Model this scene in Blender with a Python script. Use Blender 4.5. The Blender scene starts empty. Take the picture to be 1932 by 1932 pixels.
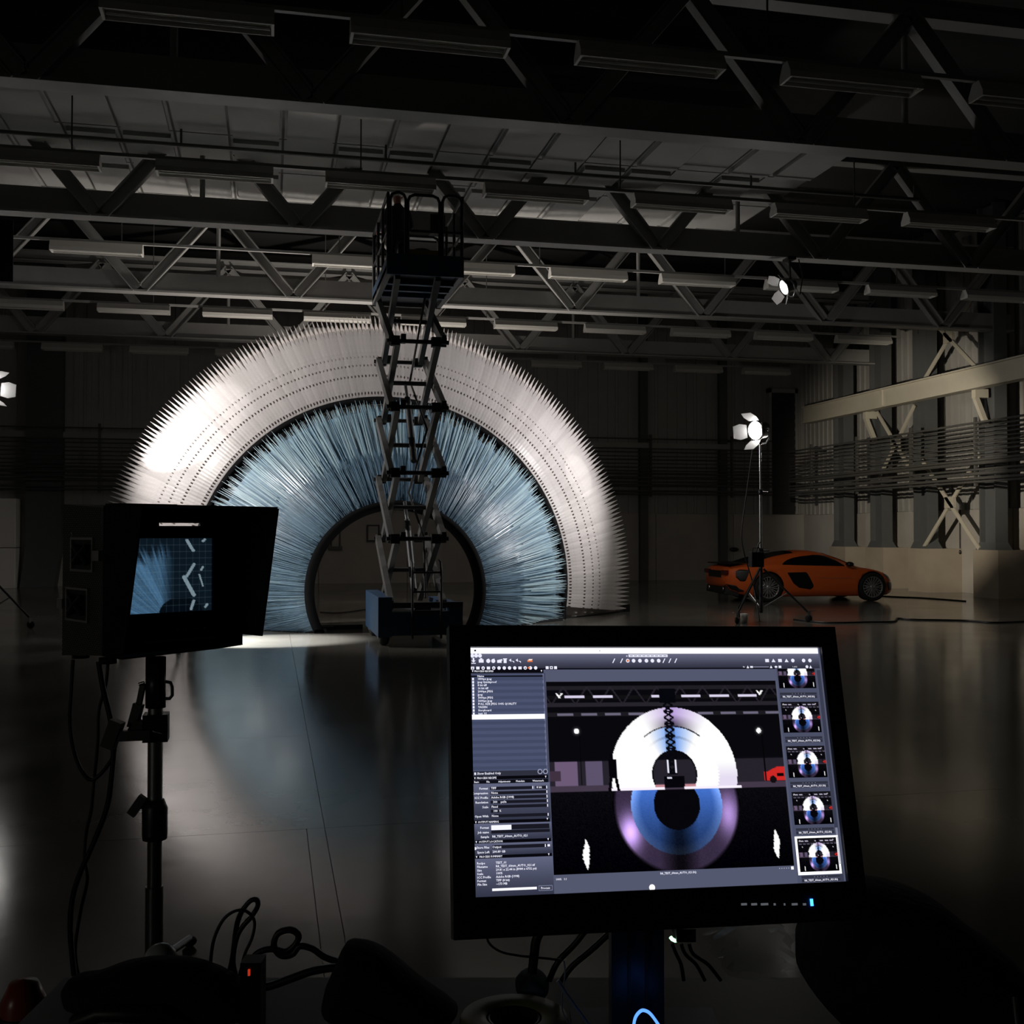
import bpy, bmesh, math, random
import numpy as np
from mathutils import Vector, Matrix, Euler

random.seed(7)
rng = np.random.default_rng(7)
sc = bpy.context.scene
col = sc.collection
PI = math.pi
R = math.radians

# ---------------------------------------------------------------- camera
F = 2050.0                      # focal length in pixels of the 1932 px frame
YAW, PITCH, HC = R(12.5), math.atan(40.0 / F), 1.65
cd = bpy.data.cameras.new('camera')
cd.sensor_width = 36.0
cd.lens = F / 1932.0 * 36.0
cd.clip_start, cd.clip_end = 0.05, 200.0
cam = bpy.data.objects.new('camera', cd)
col.objects.link(cam)
cam.location = (0, 0, HC)
cam.rotation_euler = (PI / 2 + PITCH, 0, -YAW)
sc.camera = cam
CM = Matrix.Translation((0, 0, HC)) @ Euler((PI / 2 + PITCH, 0, -YAW)).to_matrix().to_4x4()

# ---------------------------------------------------------------- world, exposure
w = bpy.data.worlds.new('night'); sc.world = w
w.use_nodes = True
w.node_tree.nodes['Background'].inputs[0].default_value = (0.5, 0.6, 0.8, 1)
w.node_tree.nodes['Background'].inputs[1].default_value = 0.0015
vs = sc.view_settings
vs.view_transform = 'Standard'; vs.look = 'None'; vs.exposure = 0.0; vs.gamma = 1.0
vs.use_curve_mapping = False

# ---------------------------------------------------------------- lamps' light, with added fill lights
def spot(name, loc, aim, power, angle, blend=0.3, color=(1, 1, 1), radius=0.06):
    l = bpy.data.lights.new(name, 'SPOT')
    l.energy = power; l.spot_size = R(angle); l.spot_blend = blend; l.color = color; l.shadow_soft_size = radius
    o = bpy.data.objects.new(name, l); col.objects.link(o)
    o.location = loc
    o.rotation_euler = (Vector(aim) - Vector(loc)).to_track_quat('-Z', 'Y').to_euler()
    return o

RLAMP = Vector((8.90, 18.9, 3.58))        # right stand lamp
LLAMP = Vector((-4.80, 20.5, 4.19))       # left stand lamp
HLAMP = Vector((9.42, 18.75, 6.28))       # lamp hung from the second truss
MLAMP = Vector((-5.40, 18.75, 6.28))      # its twin, out of the frame on the left
WARM, COOL, NEUT = (1.0, 0.91, 0.83), (0.72, 0.88, 1.0), (1.0, 0.95, 0.92)
spot('light_right_stand', RLAMP + Vector((-0.22, -0.08, -0.03)), (4.6, 19.6, 2.2), 360, 84, 0.6, NEUT)
spot('light_right_spill', RLAMP + Vector((0.42, 0.20, 0.05)), (18.0, 27.4, 3.4), 2600, 42, 0.6, (1.0, 0.88, 0.72), 0.04)
spot('light_left_stand', LLAMP + Vector((0.25, -0.14, -0.03)), (1.0, 20.0, 3.2), 130, 86, 0.6, NEUT)
spot('light_left_beam', LLAMP + Vector((0.27, -0.15, 0.0)), (-1.30, 21.35, 3.50), 520, 36, 0.30, NEUT, 0.02)
spot('light_hung_right', HLAMP + Vector((-0.25, -0.09, -0.16)), (3.6, 20.4, 3.2), 950, 72, 0.6, (1.0, 0.95, 0.95))
spot('light_hung_beam', HLAMP + Vector((-0.25, -0.09, -0.16)), (5.75, 21.1, 2.55), 320, 10, 0.15, NEUT, 0.03)
spot('light_floor_lamp', (-1.40, 16.95, 1.46), (-0.40, 17.05, 0.0), 2600, 62, 0.4, (0.97, 0.98, 1.0), 0.05)
spot('light_hung_left', MLAMP + Vector((0.25, 0.0, -0.16)), (2.3, 19.8, 1.8), 1500, 74, 0.5, (1.0, 0.94, 0.90), 0.05)
spot('light_behind_arch', (2.2, 23.4, 0.5), (2.3, 23.6, 8.0), 2600, 110, 0.7, WARM, 0.2)
def dim(name, loc, power, color):
    l = bpy.data.lights.new(name, 'POINT'); l.energy = power; l.color = color; l.shadow_soft_size = 0.4
    o = bpy.data.objects.new(name, l); col.objects.link(o); o.location = loc
dim('light_fill_right', RLAMP + Vector((0.5, 0.9, -0.4)), 85, (1.0, 0.95, 0.88))  # added fill light by the right stand, no fixture of its own
dim('light_fill_left', LLAMP + Vector((-0.3, 0.9, 0.5)), 26, (1.0, 0.95, 0.90))  # added fill light by the left stand, no fixture of its own
dim('light_fill_behind_camera', (-5.0, -1.0, 1.9), 22, (1.0, 0.97, 0.84))  # added ambient fill behind the camera, stands for no lamp

# ---------------------------------------------------------------- helpers
def W(px, py, z):
    """World point seen at pixel (px, py), z metres in front of the camera."""
    return CM @ Vector(((px - 966.0) / F * z, -(py - 966.0) / F * z, -z))

def XatY(px, Y):
    t = (px - 966.0) / F
    return Y * (math.sin(YAW) + t * math.cos(YAW)) / (math.cos(YAW) - t * math.sin(YAW))

def YatX(px, X):
    t = (px - 966.0) / F
    return X * (math.cos(YAW) - t * math.sin(YAW)) / (math.sin(YAW) + t * math.cos(YAW))

def ZatXY(py, X, Y):
    z = X * math.sin(YAW) + Y * math.cos(YAW)
    return HC + (1006.0 - py) * z / F

def material(name, base, rough=0.5, metal=0.0, vary=0.0, scale=4.0, bump=0.0, bscale=30.0, emit=None, estr=1.0, trans=0.0, spec=0.5, rvary=0.0, stretch=None):
    m = bpy.data.materials.new(name); m.use_nodes = True
    nt = m.node_tree; n = nt.nodes; L = nt.links
    b = n['Principled BSDF']
    b.inputs['Base Color'].default_value = (*base, 1)
    b.inputs['Roughness'].default_value = rough
    b.inputs['Metallic'].default_value = metal
    b.inputs['Specular IOR Level'].default_value = spec
    tc = n.new('ShaderNodeTexCoord')
    src = tc.outputs['Object']
    if stretch:
        mp = n.new('ShaderNodeMapping'); mp.inputs['Scale'].default_value = stretch
        L.new(src, mp.inputs['Vector']); src = mp.outputs['Vector']
    if vary or rvary:
        no = n.new('ShaderNodeTexNoise'); no.inputs['Scale'].default_value = scale; no.inputs['Detail'].default_value = 5
        L.new(src, no.inputs['Vector'])
    if vary:
        mx = n.new('ShaderNodeMix'); mx.data_type = 'RGBA'
        mx.inputs[6].default_value = (*[max(0, c * (1 - vary)) for c in base], 1)
        mx.inputs[7].default_value = (*[min(1, c * (1 + vary)) for c in base], 1)
        L.new(no.outputs['Fac'], mx.inputs[0]); L.new(mx.outputs[2], b.inputs['Base Color'])
    if rvary:
        mr = n.new('ShaderNodeMapRange')
        mr.inputs['To Min'].default_value = max(0.02, rough - rvary); mr.inputs['To Max'].default_value = rough + rvary
        L.new(no.outputs['Fac'], mr.inputs['Value']); L.new(mr.outputs[0], b.inputs['Roughness'])
    if bump:
        nb = n.new('ShaderNodeTexNoise'); nb.inputs['Scale'].default_value = bscale; nb.inputs['Detail'].default_value = 3
        L.new(src, nb.inputs['Vector'])
        bp = n.new('ShaderNodeBump'); bp.inputs['Strength'].default_value = bump; bp.inputs['Distance'].default_value = 0.01
        L.new(nb.outputs['Fac'], bp.inputs['Height']); L.new(bp.outputs[0], b.inputs['Normal'])
    if emit:
        b.inputs['Emission Color'].default_value = (*emit, 1); b.inputs['Emission Strength'].default_value = estr
    if trans:
        tr = n.new('ShaderNodeBsdfTranslucent'); tr.inputs['Color'].default_value = (*base, 1)
        ms = n.new('ShaderNodeMixShader'); ms.inputs[0].default_value = trans
        L.new(b.outputs[0], ms.inputs[1]); L.new(tr.outputs[0], ms.inputs[2])
        L.new(ms.outputs[0], n['Material Output'].inputs['Surface'])
    return m

def emission_attr(name, strength=1.0):
    m = bpy.data.materials.new(name); m.use_nodes = True
    nt = m.node_tree; n = nt.nodes
    n.remove(n['Principled BSDF'])
    e = n.new('ShaderNodeEmission'); e.inputs[1].default_value = strength
    a = n.new('ShaderNodeAttribute'); a.attribute_name = 'picture'
    nt.links.new(a.outputs['Color'], e.inputs[0]); nt.links.new(e.outputs[0], n['Material Output'].inputs['Surface'])
    return m

def lin(c):
    c = np.asarray(c, float)
    return np.where(c <= 0.04045, c / 12.92, ((c + 0.055) / 1.055) ** 2.4)

class MB:
    """Collects boxes, bars, tubes and lathes; build() links them as one mesh object."""
    def __init__(s): s.v = []; s.f = []; s.sm = []
    def add(s, vs, fs, smooth=False):
        k = len(s.v); s.v += [tuple(v) for v in vs]; s.f += [[i + k for i in f] for f in fs]; s.sm += [smooth] * len(fs); return s
    def hexa(s, p):                      # 8 corners: 4 below, 4 above, both counter-clockwise
        return s.add(p, [(3, 2, 1, 0), (4, 5, 6, 7), (0, 1, 5, 4), (1, 2, 6, 5), (2, 3, 7, 6), (3, 0, 4, 7)])
    def box(s, x0, x1, y0, y1, z0, z1):
        return s.hexa([(x0, y0, z0), (x1, y0, z0), (x1, y1, z0), (x0, y1, z0), (x0, y0, z1), (x1, y0, z1), (x1, y1, z1), (x0, y1, z1)])
    def bar(s, p, q, a, b, up=(0, 0, 1)):  # rectangular bar from p to q: a wide (sideways), b deep (along up)
        p = Vector(p); q = Vector(q); d = (q - p).normalized(); u = Vector(up)
        x = d.cross(u)
        if x.length < 1e-5: x = d.cross(Vector((1, 0, 0)))
        x.normalize(); u = x.cross(d).normalized(); x = x * a / 2; u = u * b / 2
        return s.hexa([p - x - u, p + x - u, q + x - u, q - x - u, p - x + u, p + x + u, q + x + u, q - x + u])
    def tube(s, pts, r, n=8, closed=False):
        pts = [Vector(p) for p in pts]; N = len(pts); vs = []; fs = []
        rr = r if isinstance(r, (list, tuple)) else [r] * N
        prev = None
        for i, p in enumerate(pts):
            if closed: d = pts[(i + 1) % N] - pts[i - 1]
            else: d = pts[min(i + 1, N - 1)] - pts[max(i - 1, 0)]
            d.normalize()
            if prev is None:
                x = d.cross(Vector((0, 0, 1)))
                if x.length < 1e-3: x = d.cross(Vector((1, 0, 0)))
            else: x = prev - d * prev.dot(d)
            x.normalize(); prev = x; y = d.cross(x)
            for k in range(n):
                a = 2 * PI * k / n
                vs.append(p + (x * math.cos(a) + y * math.sin(a)) * rr[i])
        M = N if closed else N - 1
        for i in range(M):
            j = (i + 1) % N
            for k in range(n):
                fs.append((i * n + k, i * n + (k + 1) % n, j * n + (k + 1) % n, j * n + k))
        k0 = len(s.f)
        s.add(vs, fs, True)
        if not closed:
            s.add([vs[k] for k in range(n)], [tuple(range(n - 1, -1, -1))]); s.add([vs[(N - 1) * n + k] for k in range(n)], [tuple(range(n))])
        return s
    def rod(s, p, q, r, n=8, r2=None): return s.tube([p, q], [r, r if r2 is None else r2], n)
    def lathe(s, prof, c, axis=(0, 0, 1), n=20):   # prof: (radius, height) along axis from c
        c = Vector(c); d = Vector(axis).normalized()
        x = d.cross(Vector((0, 0, 1)))
        if x.length < 1e-3: x = Vector((1, 0, 0))
        x.normalize(); y = d.cross(x); vs = []; fs = []
        for r, h in prof:
            for k in range(n):
                a = 2 * PI * k / n
                vs.append(c + d * h + (x * math.cos(a) + y * math.sin(a)) * r)
        for i in range(len(prof) - 1):
            for k in range(n):
                fs.append((i * n + k, i * n + (k + 1) % n, (i + 1) * n + (k + 1) % n, (i + 1) * n + k))
        return s.add(vs, fs, True)
    def ball(s, c, rx, ry=None, rz=None, n=12, m=8):
        ry = ry or rx; rz = rz or rx; c = Vector(c); vs = []; fs = []
        for i in range(m + 1):
            t = PI * i / m
            for k in range(n):
                a = 2 * PI * k / n
                vs.append((c.x + rx * math.sin(t) * math.cos(a), c.y + ry * math.sin(t) * math.sin(a), c.z - rz * math.cos(t)))
        for i in range(m):
            for k in range(n):
                fs.append((i * n + k, i * n + (k + 1) % n, (i + 1) * n + (k + 1) % n, (i + 1) * n + k))
        return s.add(vs, fs, True)
    def prism(s, poly, d):               # poly: 3-D points; d: extrusion vector
        d = Vector(d); N = len(poly); p = [Vector(q) for q in poly]; q = [a + d for a in p]
        return s.add(p + q, [tuple(range(N - 1, -1, -1)), tuple(range(N, 2 * N))] + [(i, (i + 1) % N, (i + 1) % N + N, i + N) for i in range(N)])
    def mesh(s, name, off=(0, 0, 0)):
        me = bpy.data.meshes.new(name)
        v = [(a[0] - off[0], a[1] - off[1], a[2] - off[2]) for a in s.v]
        me.from_pydata(v, [], s.f)
        me.polygons.foreach_set('use_smooth', s.sm)
        me.update()
        return me
    def build(s, name, mt, parent=None, local=False, off=None):
        """local=True: the numbers are already in the parent's own frame."""
        if off is None: off = (0, 0, 0) if (parent is None or local) else base_of(parent)
        me = s.mesh(name, off)
        me.materials.append(mt)
        return link(name, me, parent)

def base_of(o):
    t = Vector((0, 0, 0))
    while o is not None:
        t += o.location; o = o.parent
    return t

def link(name, me, parent=None):
    o = bpy.data.objects.new(name, me); col.objects.link(o)
    if parent: o.parent = parent
    return o

def tag(o, label=None, cat=None, group=None, kind=None):
    if label: o['label'] = label
    if cat: o['category'] = cat
    if group: o['group'] = group
    if kind: o['kind'] = kind
    return o

def thing(name, label, cat, loc=(0, 0, 0), rotz=0.0, group=None):
    o = bpy.data.objects.new(name, None); col.objects.link(o)
    o.empty_display_size = 0.1
    o.location = loc; o.rotation_euler = (0, 0, rotz)
    return tag(o, label, cat, group)

def copy_tree(o, parent=None):
    c = o.copy(); col.objects.link(c)
    if parent: c.parent = parent
    for ch in o.children: copy_tree(ch, c)
    return c

def struct(name, mb, mt, parent=None):
    o = mb.build(name, mt, parent)
    if parent is None: o['kind'] = 'structure'
    return o

# ---------------------------------------------------------------- materials
M = {}
M['floor'] = material('polished_concrete', (0.14, 0.133, 0.115), 0.14, vary=0.35, scale=0.9, bump=0.05, bscale=5.0, rvary=0.06)
M['joint'] = material('dark_joint', (0.09, 0.085, 0.075), 0.6)
M['concrete'] = material('painted_concrete', (0.42, 0.40, 0.36), 0.7, vary=0.18, scale=1.5, bump=0.15, bscale=12)
M['cladding'] = material('wall_cladding', (0.35, 0.345, 0.325), 0.55, vary=0.1, scale=2)
M['ceil'] = material('ceiling_panel_paint', (0.28, 0.28, 0.27), 0.7, vary=0.12, scale=2)
M['roof'] = material('dark_roof_sheet', (0.035, 0.035, 0.035), 0.8)
M['truss'] = material('grey_truss_paint', (0.29, 0.29, 0.28), 0.5, vary=0.12, scale=3)
M['column'] = material('dark_column_paint', (0.09, 0.095, 0.095), 0.6, vary=0.1)
M['girder'] = material('cream_girder_paint', (0.50, 0.47, 0.38), 0.5, vary=0.08)
M['pipe'] = material('dull_pipe_paint', (0.075, 0.075, 0.07), 0.4)
M['white'] = material('white_enamel', (0.72, 0.70, 0.64), 0.4)
M['batten'] = material('dulled_batten_enamel', (0.58, 0.57, 0.53), 0.5)
M['tubewhite'] = material('unlit_tube_glass', (0.5, 0.5, 0.48), 0.3)
M['black'] = material('black_plastic', (0.012, 0.012, 0.013), 0.45)
M['blackmatt'] = material('black_cloth', (0.008, 0.008, 0.008), 0.9, bump=0.3, bscale=40)
M['steel'] = material('dull_steel', (0.45, 0.45, 0.46), 0.35, metal=0.9, vary=0.1)
M['chrome'] = material('bright_chrome', (0.75, 0.75, 0.76), 0.18, metal=1.0)
M['darksteel'] = material('dark_steel', (0.06, 0.06, 0.065), 0.4, metal=0.7)
M['rubber'] = material('black_rubber', (0.012, 0.012, 0.012), 0.75)

# ================================================================ the setting
XR, YB, XL = 19.0, 36.3, -16.0
# floor: sub-base and separate cast slabs with open joints
fb = struct('floor', MB().box(XL, XR, -4, YB, -0.30, -0.004), M['joint'])
ys = [-4, -2.5, 0.4, 3.3, 6.2, 9.05, 11.95, 14.9, 17.8, 20.7, 23.6, 26.5, 29.4, 32.4, YB]
xs = [XL, -12.0, -5.85, 0.20, 0.30, 6.4, 12.5, XR]
for i in range(len(xs) - 1):
    for j in range(len(ys) - 1):
        if ys[j] > 6 and i == 3: continue
        xa = xs[i]; xb = xs[4] if (i == 2 and ys[j] > 6) else xs[i + 1]
        g = 0.002
        MB().box(xa + g, xb - g, ys[j] + g, ys[j + 1] - g, -0.02, 0).build('slab', M['floor'], fb)

# back wall: concrete lower wall, ribbed cladding sheets above
wb = struct('wall_back', MB().box(XL, XR, YB, YB + 0.3, 0, 10.2), M['concrete'])
for k in range(12):
    x0 = XL + k * 2.92
    MB().box(x0 + 0.012, min(x0 + 2.91, XR), YB - 0.12, YB, 0.0, 2.33).build('concrete_panel', M['concrete'], wb)
for k in range(24):
    x0 = XL + k * 1.46
    m = MB().box(x0, x0 + 1.45, YB - 0.05, YB, 2.34, 9.9)
    for q in range(4):
        m.box(x0 + 0.1 + q * 0.36, x0 + 0.24 + q * 0.36, YB - 0.085, YB - 0.05, 2.34, 9.9)
    m.build('cladding_sheet', M['cladding'], wb)
# right wall
wr = struct('wall_right', MB().box(XR, XR + 0.3, -4, YB, 0, 10.2), M['concrete'])
for k in range(8):
    y0 = YB - 2.3 * (k + 1)
    MB().box(XR - 0.14, XR, y0 + 0.01, y0 + 2.29, 0, 2.30).build('concrete_panel', M['concrete'], wr)
for k in range(20):
    y0 = YB - 0.92 * (k + 1)
    m = MB().box(XR - 0.05, XR, y0, y0 + 0.91, 2.31, 9.9)
    for q in range(3):
        m.box(XR - 0.10, XR - 0.05, y0 + 0.08 + q * 0.30, y0 + 0.20 + q * 0.30, 2.31, 9.9)
    m.build('cladding_sheet', M['cladding'], wr)
struct('wall_left', MB().box(XL - 0.3, XL, -4, YB, 0, 10.2), M['concrete'])
struct('wall_front', MB().box(XL, XR, -4.3, -4, 0, 10.2), M['roof'])
# roof and the pale panelled ceiling under it
ce = struct('ceiling', MB().box(XL, XR, -4, YB, 10.2, 10.4), M['roof'])
CZ = 7.97
tray = thing('suspended_ceiling', 'pale panelled ceiling hung between the roof trusses left of the lift and lamp', 'ceiling', (0, 18.6, CZ))
for i in range(26):
    for j in range(4):
        x1 = 9.4 - i * 0.84; x0 = x1 - 0.84; y0 = 16.08 + j * 1.68; y1 = y0 + 1.68
        m = MB().box(x0 + 0.02, x1 - 0.02, y0 + 0.02, y1 - 0.02, CZ + 0.02, CZ + 0.08)
        if (i + 2 * j) % 5 in (0, 1, 3):
            m.box(x0 + 0.06, x1 - 0.06, y0 + 0.14, y1 - 0.14, CZ - 0.05, CZ + 0.02)
        m.build('ceiling_panel', M['ceil'], tray)
for i in range(27):
    x1 = 9.4 - i * 0.84
    MB().box(x1 - 0.03, x1 + 0.03, 16.08, 22.8, CZ + 0.04, CZ + 0.14).build('ceiling_rail', M['pipe'], tray)

M['tan'] = material('tan_pier_paint', (0.36, 0.31, 0.24), 0.7, vary=0.15, scale=2)
# columns, piers, braces and crane girder on the right wall
ORD = ['first', 'second', 'third', 'fourth', 'fifth', 'sixth', 'seventh', 'eighth', 'ninth', 'tenth', 'eleventh', 'twelfth']
cols_y = [32.0, 29.8, 27.5, 24.55]
for k, y in enumerate(cols_y):
    c = thing('steel_column', f'dark steel column on low concrete pier, {ORD[k]} from the far corner of the right wall', 'column', (18.25, y, 0), group='right wall columns')
    MB().box(17.82, 18.86, y - 0.55, y + 0.45, 0, 1.22).build('pier', M['tan'], c)
    m = MB().box(17.92, 18.28, y - 0.32, y - 0.28, 1.42, 10.1).box(17.92, 18.28, y + 0.28, y + 0.32, 1.42, 10.1).box(18.07, 18.13, y - 0.28, y + 0.28, 1.42, 10.1)
    m.build('shaft', M['column'], c)
    MB().hexa([(17.86, y - 0.40, 1.22), (18.36, y - 0.40, 1.22), (18.36, y + 0.40, 1.22), (17.86, y + 0.40, 1.22), (17.92, y - 0.32, 1.42), (18.28, y - 0.32, 1.42), (18.28, y + 0.32, 1.42), (17.92, y + 0.32, 1.42)]).build('base_shoe', M['column'], c)
g = thing('crane_girder', 'cream painted crane girder running along the right wall columns', 'beam', (17.5, 27, 5.34))
MB().box(17.42, 17.58, 12, 33.4, 5.36, 5.84).build('web', M['girder'], g)
MB().box(17.34, 17.66, 12, 33.4, 5.84, 5.88).build('top_flange', M['girder'], g)
MB().box(17.34, 17.66, 12, 33.4, 5.32, 5.36).build('bottom_flange', M['girder'], g)
for y in (cols_y[1], cols_y[3]):
    m = MB().box(17.55, 17.93, y - 0.08, y + 0.08, 5.12, 5.34).bar((17.6, y, 5.15), (17.9, y, 4.45), 0.12, 0.12)
    m.build('bracket', M['girder'], g)
for y in (21.5, 28.6):
    MB().box(17.38, 17.62, y - 0.05, y + 0.05, 5.36, 5.84).build('stiffener', M['girder'], g)
def xbrace(label, ya, yb, za, zb):
    b = thing('cross_brace', label, 'brace', (18.1, (ya + yb) / 2, za), group='right wall cross braces')
    MB().bar((17.90, ya, za), (17.90, yb, zb), 0.04, 0.11).build('diagonal', M['girder'], b)
    MB().bar((17.86, yb, za), (17.86, ya, zb), 0.04, 0.11).build('diagonal', M['girder'], b)
    MB().box(17.84, 17.92, (ya + yb) / 2 - 0.2, (ya + yb) / 2 + 0.2, (za + zb) / 2 - 0.15, (za + zb) / 2 + 0.15).build('gusset', M['girder'], b)
xbrace('lower steel cross brace between the two columns nearest the viewer', 27.3, 24.8, 1.25, 3.7)
xbrace('upper steel cross brace above the crane girder', 27.3, 24.8, 5.9, 8.0)
xbrace('steel cross brace between the far columns, behind the pipes', 29.6, 27.7, 3.3, 5.3)
# cable tail hanging on the wall
m = MB().tube([(18.84, 27.0, 2.3), (18.84, 27.0, 1.2)], 0.02, 6).ball((18.80, 27.0, 1.12), 0.05, 0.09, 0.08)
tag(m.build('pull_cord', M['black'], None), 'black cord with a bobble hanging on the right wall', 'cord')

# pipe racks on the back and right walls
def pipe_rack(label, p, q, heights, radii, nb, away):
    p = Vector(p); q = Vector(q)
    t = thing('pipe_rack', label, 'pipe rack', (p + q) / 2)
    for h, r in zip(heights, radii):
        MB().rod(p + Vector((0, 0, h)), q + Vector((0, 0, h)), r, 8).build('pipe', M['pipe'], t)
    away = Vector(away)
    for k in range(nb):
        c = p.lerp(q, (k + 0.5) / nb) + away * 0.06
        MB().bar(c + Vector((0, 0, heights[0] - 0.1)), c + Vector((0, 0, heights[-1] + 0.15)), 0.07, 0.07).build('upright', M['pipe'], t)
        MB().bar(c + Vector((0, 0, heights[-1])), c + away * 0.36 + Vector((0, 0, heights[-1])), 0.05, 0.06).build('bracket', M['pipe'], t)
hs = [2.92, 3.0, 3.12, 3.22, 3.38, 3.46, 3.56, 3.68, 3.78, 3.88, 3.98, 4.08, 4.18, 4.28, 4.38]
rs = [0.028, 0.036, 0.045, 0.03, 0.045, 0.034, 0.022, 0.025, 0.018, 0.025, 0.018, 0.022, 0.018, 0.022, 0.028]
pipe_rack('rack of dark horizontal pipes along the right wall', (17.0, 14, 0), (17.0, 33.6, 0), hs, rs, 7, (1, 0, 0))
hs2 = [3.0, 3.1, 3.3, 3.42, 3.56, 3.7, 3.8, 3.92, 4.05, 4.18, 4.3, 4.44, 4.56, 4.9]
pipe_rack('rack of dark horizontal pipes along the back wall', (XL + 0.3, 35.5, 0), (17.3, 35.5, 0), hs2, rs[:14], 11, (0, 1, 0))
m = MB().box(XL, 17.0, YB - 0.4, YB - 0.12, 4.62, 4.80)
tag(m.build('wall_ledge', M['cladding'], None), 'pale horizontal ledge on the back wall behind the pipes', 'ledge')

# things on the back wall
x = XatY(85, 36.0)
c = thing('wall_buttress', 'dark wide buttress column on the back wall, left of the arch', 'column', (x, 36.0, 0))
MB().box(x - 0.52, x + 0.52, 35.75, 36.2, 1.2, 10).build('shaft', M['column'], c)
MB().hexa([(x - 0.62, 35.5, 0), (x + 0.35, 35.5, 0), (x + 0.35, 36.15, 0), (x - 0.62, 36.15, 0), (x - 0.52, 35.75, 1.2), (x + 0.52, 35.75, 1.2), (x + 0.52, 36.15, 1.2), (x - 0.52, 36.15, 1.2)]).build('splayed_base', M['column'], c)
for px, lab in ((1215, 'slim grey post on the back wall right of the arch'), (1365, 'slim grey post on the back wall behind the light stand')):
    x = XatY(px, 36.0)
    tag(MB().box(x - 0.14, x + 0.14, 35.95, 36.17, 0, 10).build('wall_post', M['column'], None), lab, 'post')
x = XatY(1476, 36.1)
d = thing('wall_duct', 'tall dark louvred duct on the back wall near the right corner', 'duct', (x, 36.1, 2.3))
MB().box(x - 0.46, x + 0.46, 36.02, 36.2, 2.33, 6.7).build('duct_body', M['roof'], d)
m = MB().box(x - 0.56, x - 0.46, 35.96, 36.2, 2.33, 6.85).box(x + 0.46, x + 0.56, 35.96, 36.2, 2.33, 6.85).box(x - 0.56, x + 0.56, 35.96, 36.2, 6.7, 6.85)
m.build('frame', M['cladding'], d)
for k in range(14):
    MB().box(x - 0.46, x + 0.46, 35.97, 36.03, 2.45 + k * 0.3, 2.62 + k * 0.3).build('louvre', M['roof'], d)
x = XatY(704, 36.15); z = 1.65
d = thing('notice_frame', 'small dark framed notice on the back wall seen through the arch', 'frame', (x, 36.15, z))
MB().box(x - 0.17, x + 0.17, 36.14, 36.17, z - 0.24, z + 0.24).build('backing', M['concrete'], d)
for a in ((-0.21, -0.16, -0.28, 0.28), (0.16, 0.21, -0.28, 0.28), (-0.16, 0.16, -0.28, -0.23), (-0.16, 0.16, 0.23, 0.28)):
    MB().box(x + a[0], x + a[1], 36.11, 36.17, z + a[2], z + a[3]).build('frame_rail', M['black'], d)
x = XatY(633, 36.15)
d = thing('wall_conduit', 'thin pipes with a junction box on the back wall inside the arch opening', 'pipe', (x, 36.1, 0.9))
for dx in (-0.14, 0.14): MB().rod((x + dx, 36.12, 1.2), (x + dx, 36.12, 2.3), 0.025).build('conduit', M['pipe'], d)
MB().box(x - 0.22, x + 0.22, 36.05, 36.17, 1.1, 1.22).build('junction_box', M['pipe'], d)
x0, x1 = XatY(-60, 35.6), XatY(33, 35.6)
d = thing('store_cabinet', 'pale two-tier store cabinet against the back wall at far left', 'cabinet', ((x0 + x1) / 2, 35.6, 0))
MB().box(x0, x1, 35.4, 36.1, 0, 1.2).build('lower_body', M['white'], d)
MB().box(x0, x1, 35.4, 36.1, 1.22, 2.7).build('upper_body', M['white'], d)
for k in range(2):
    xa = x0 + (x1 - x0) / 2 * k
    for z0, z1 in ((0.06, 1.14), (1.28, 2.64)):
        dd = MB().box(xa + 0.03, xa + (x1 - x0) / 2 - 0.03, 35.37, 35.4, z0, z1).build('door', M['white'], d)
        MB().rod((xa + 0.12, 35.34, (z0 + z1) / 2 - 0.08), (xa + 0.12, 35.34, (z0 + z1) / 2 + 0.08), 0.012, 6).build('handle', M['steel'], dd)
for px, nm in ((1385, 'far'),):
    x = XatY(px, 36.1)
    tag(MB().ball((x, 36.1, 0.95 + 0.12), 0.18, 0.08, 0.08).build('wall_vent', M['black'], None), 'small dark oval vent low on the back wall by the car', 'vent')

# ---------------------------------------------------------------- roof trusses
def truss(Y, label, x0=-12.4, x1=18.6, H=6.85, TH=8.76):
    t = thing('roof_truss', label, 'truss', (2.0, Y, H), group='roof trusses')
    MB().box(x0, x1, Y - 0.03, Y + 0.03, H + 0.02, H + 0.44).build('chord_web', M['truss'], t)
    MB().box(x0, x1, Y - 0.16, Y + 0.16, H - 0.02, H + 0.02).build('bottom_flange', M['truss'], t)
    m = MB().box(x0, x1, Y - 0.03, Y + 0.03, TH, TH + 0.22).box(x0, x1, Y - 0.14, Y + 0.14, TH + 0.22, TH + 0.25).box(x0, x1, Y - 0.14, Y + 0.14, TH - 0.03, TH)
    m.build('top_chord', M['truss'], t)
    k = -4
    while True:
        n0 = 0.46 + 3.22 * k
        if n0 > x1 + 1: break
        for s in (-1, 1):
            a = Vector((n0 + s * 0.06, Y - 0.10, H + 0.05)); b = Vector((n0 + s * 1.61, Y - 0.10, TH))
            if min(a.x, b.x) < x0 or max(a.x, b.x) > x1: continue
            d = (b - a).normalized(); nrm = Vector((-d.z, 0, d.x))
            m = MB()
            for q in (-1, 1): m.bar(a + nrm * 0.10 * q, b + nrm * 0.10 * q, 0.17, 0.022, nrm)
            m.bar(a + Vector((0, 0.0, 0)), b + Vector((0, 0.0, 0)), 0.016, 0.19, nrm)
            m.build('diagonal', M['truss'], t)
        k += 1
    for n0 in (0.46 - 1.61 * 1, 0.46 + 3.22 * 3 - 1.61):
        MB().rod((n0, Y, H + 0.4), (n0, Y, TH), 0.045).build('hanger', M['truss'], t)
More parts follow.
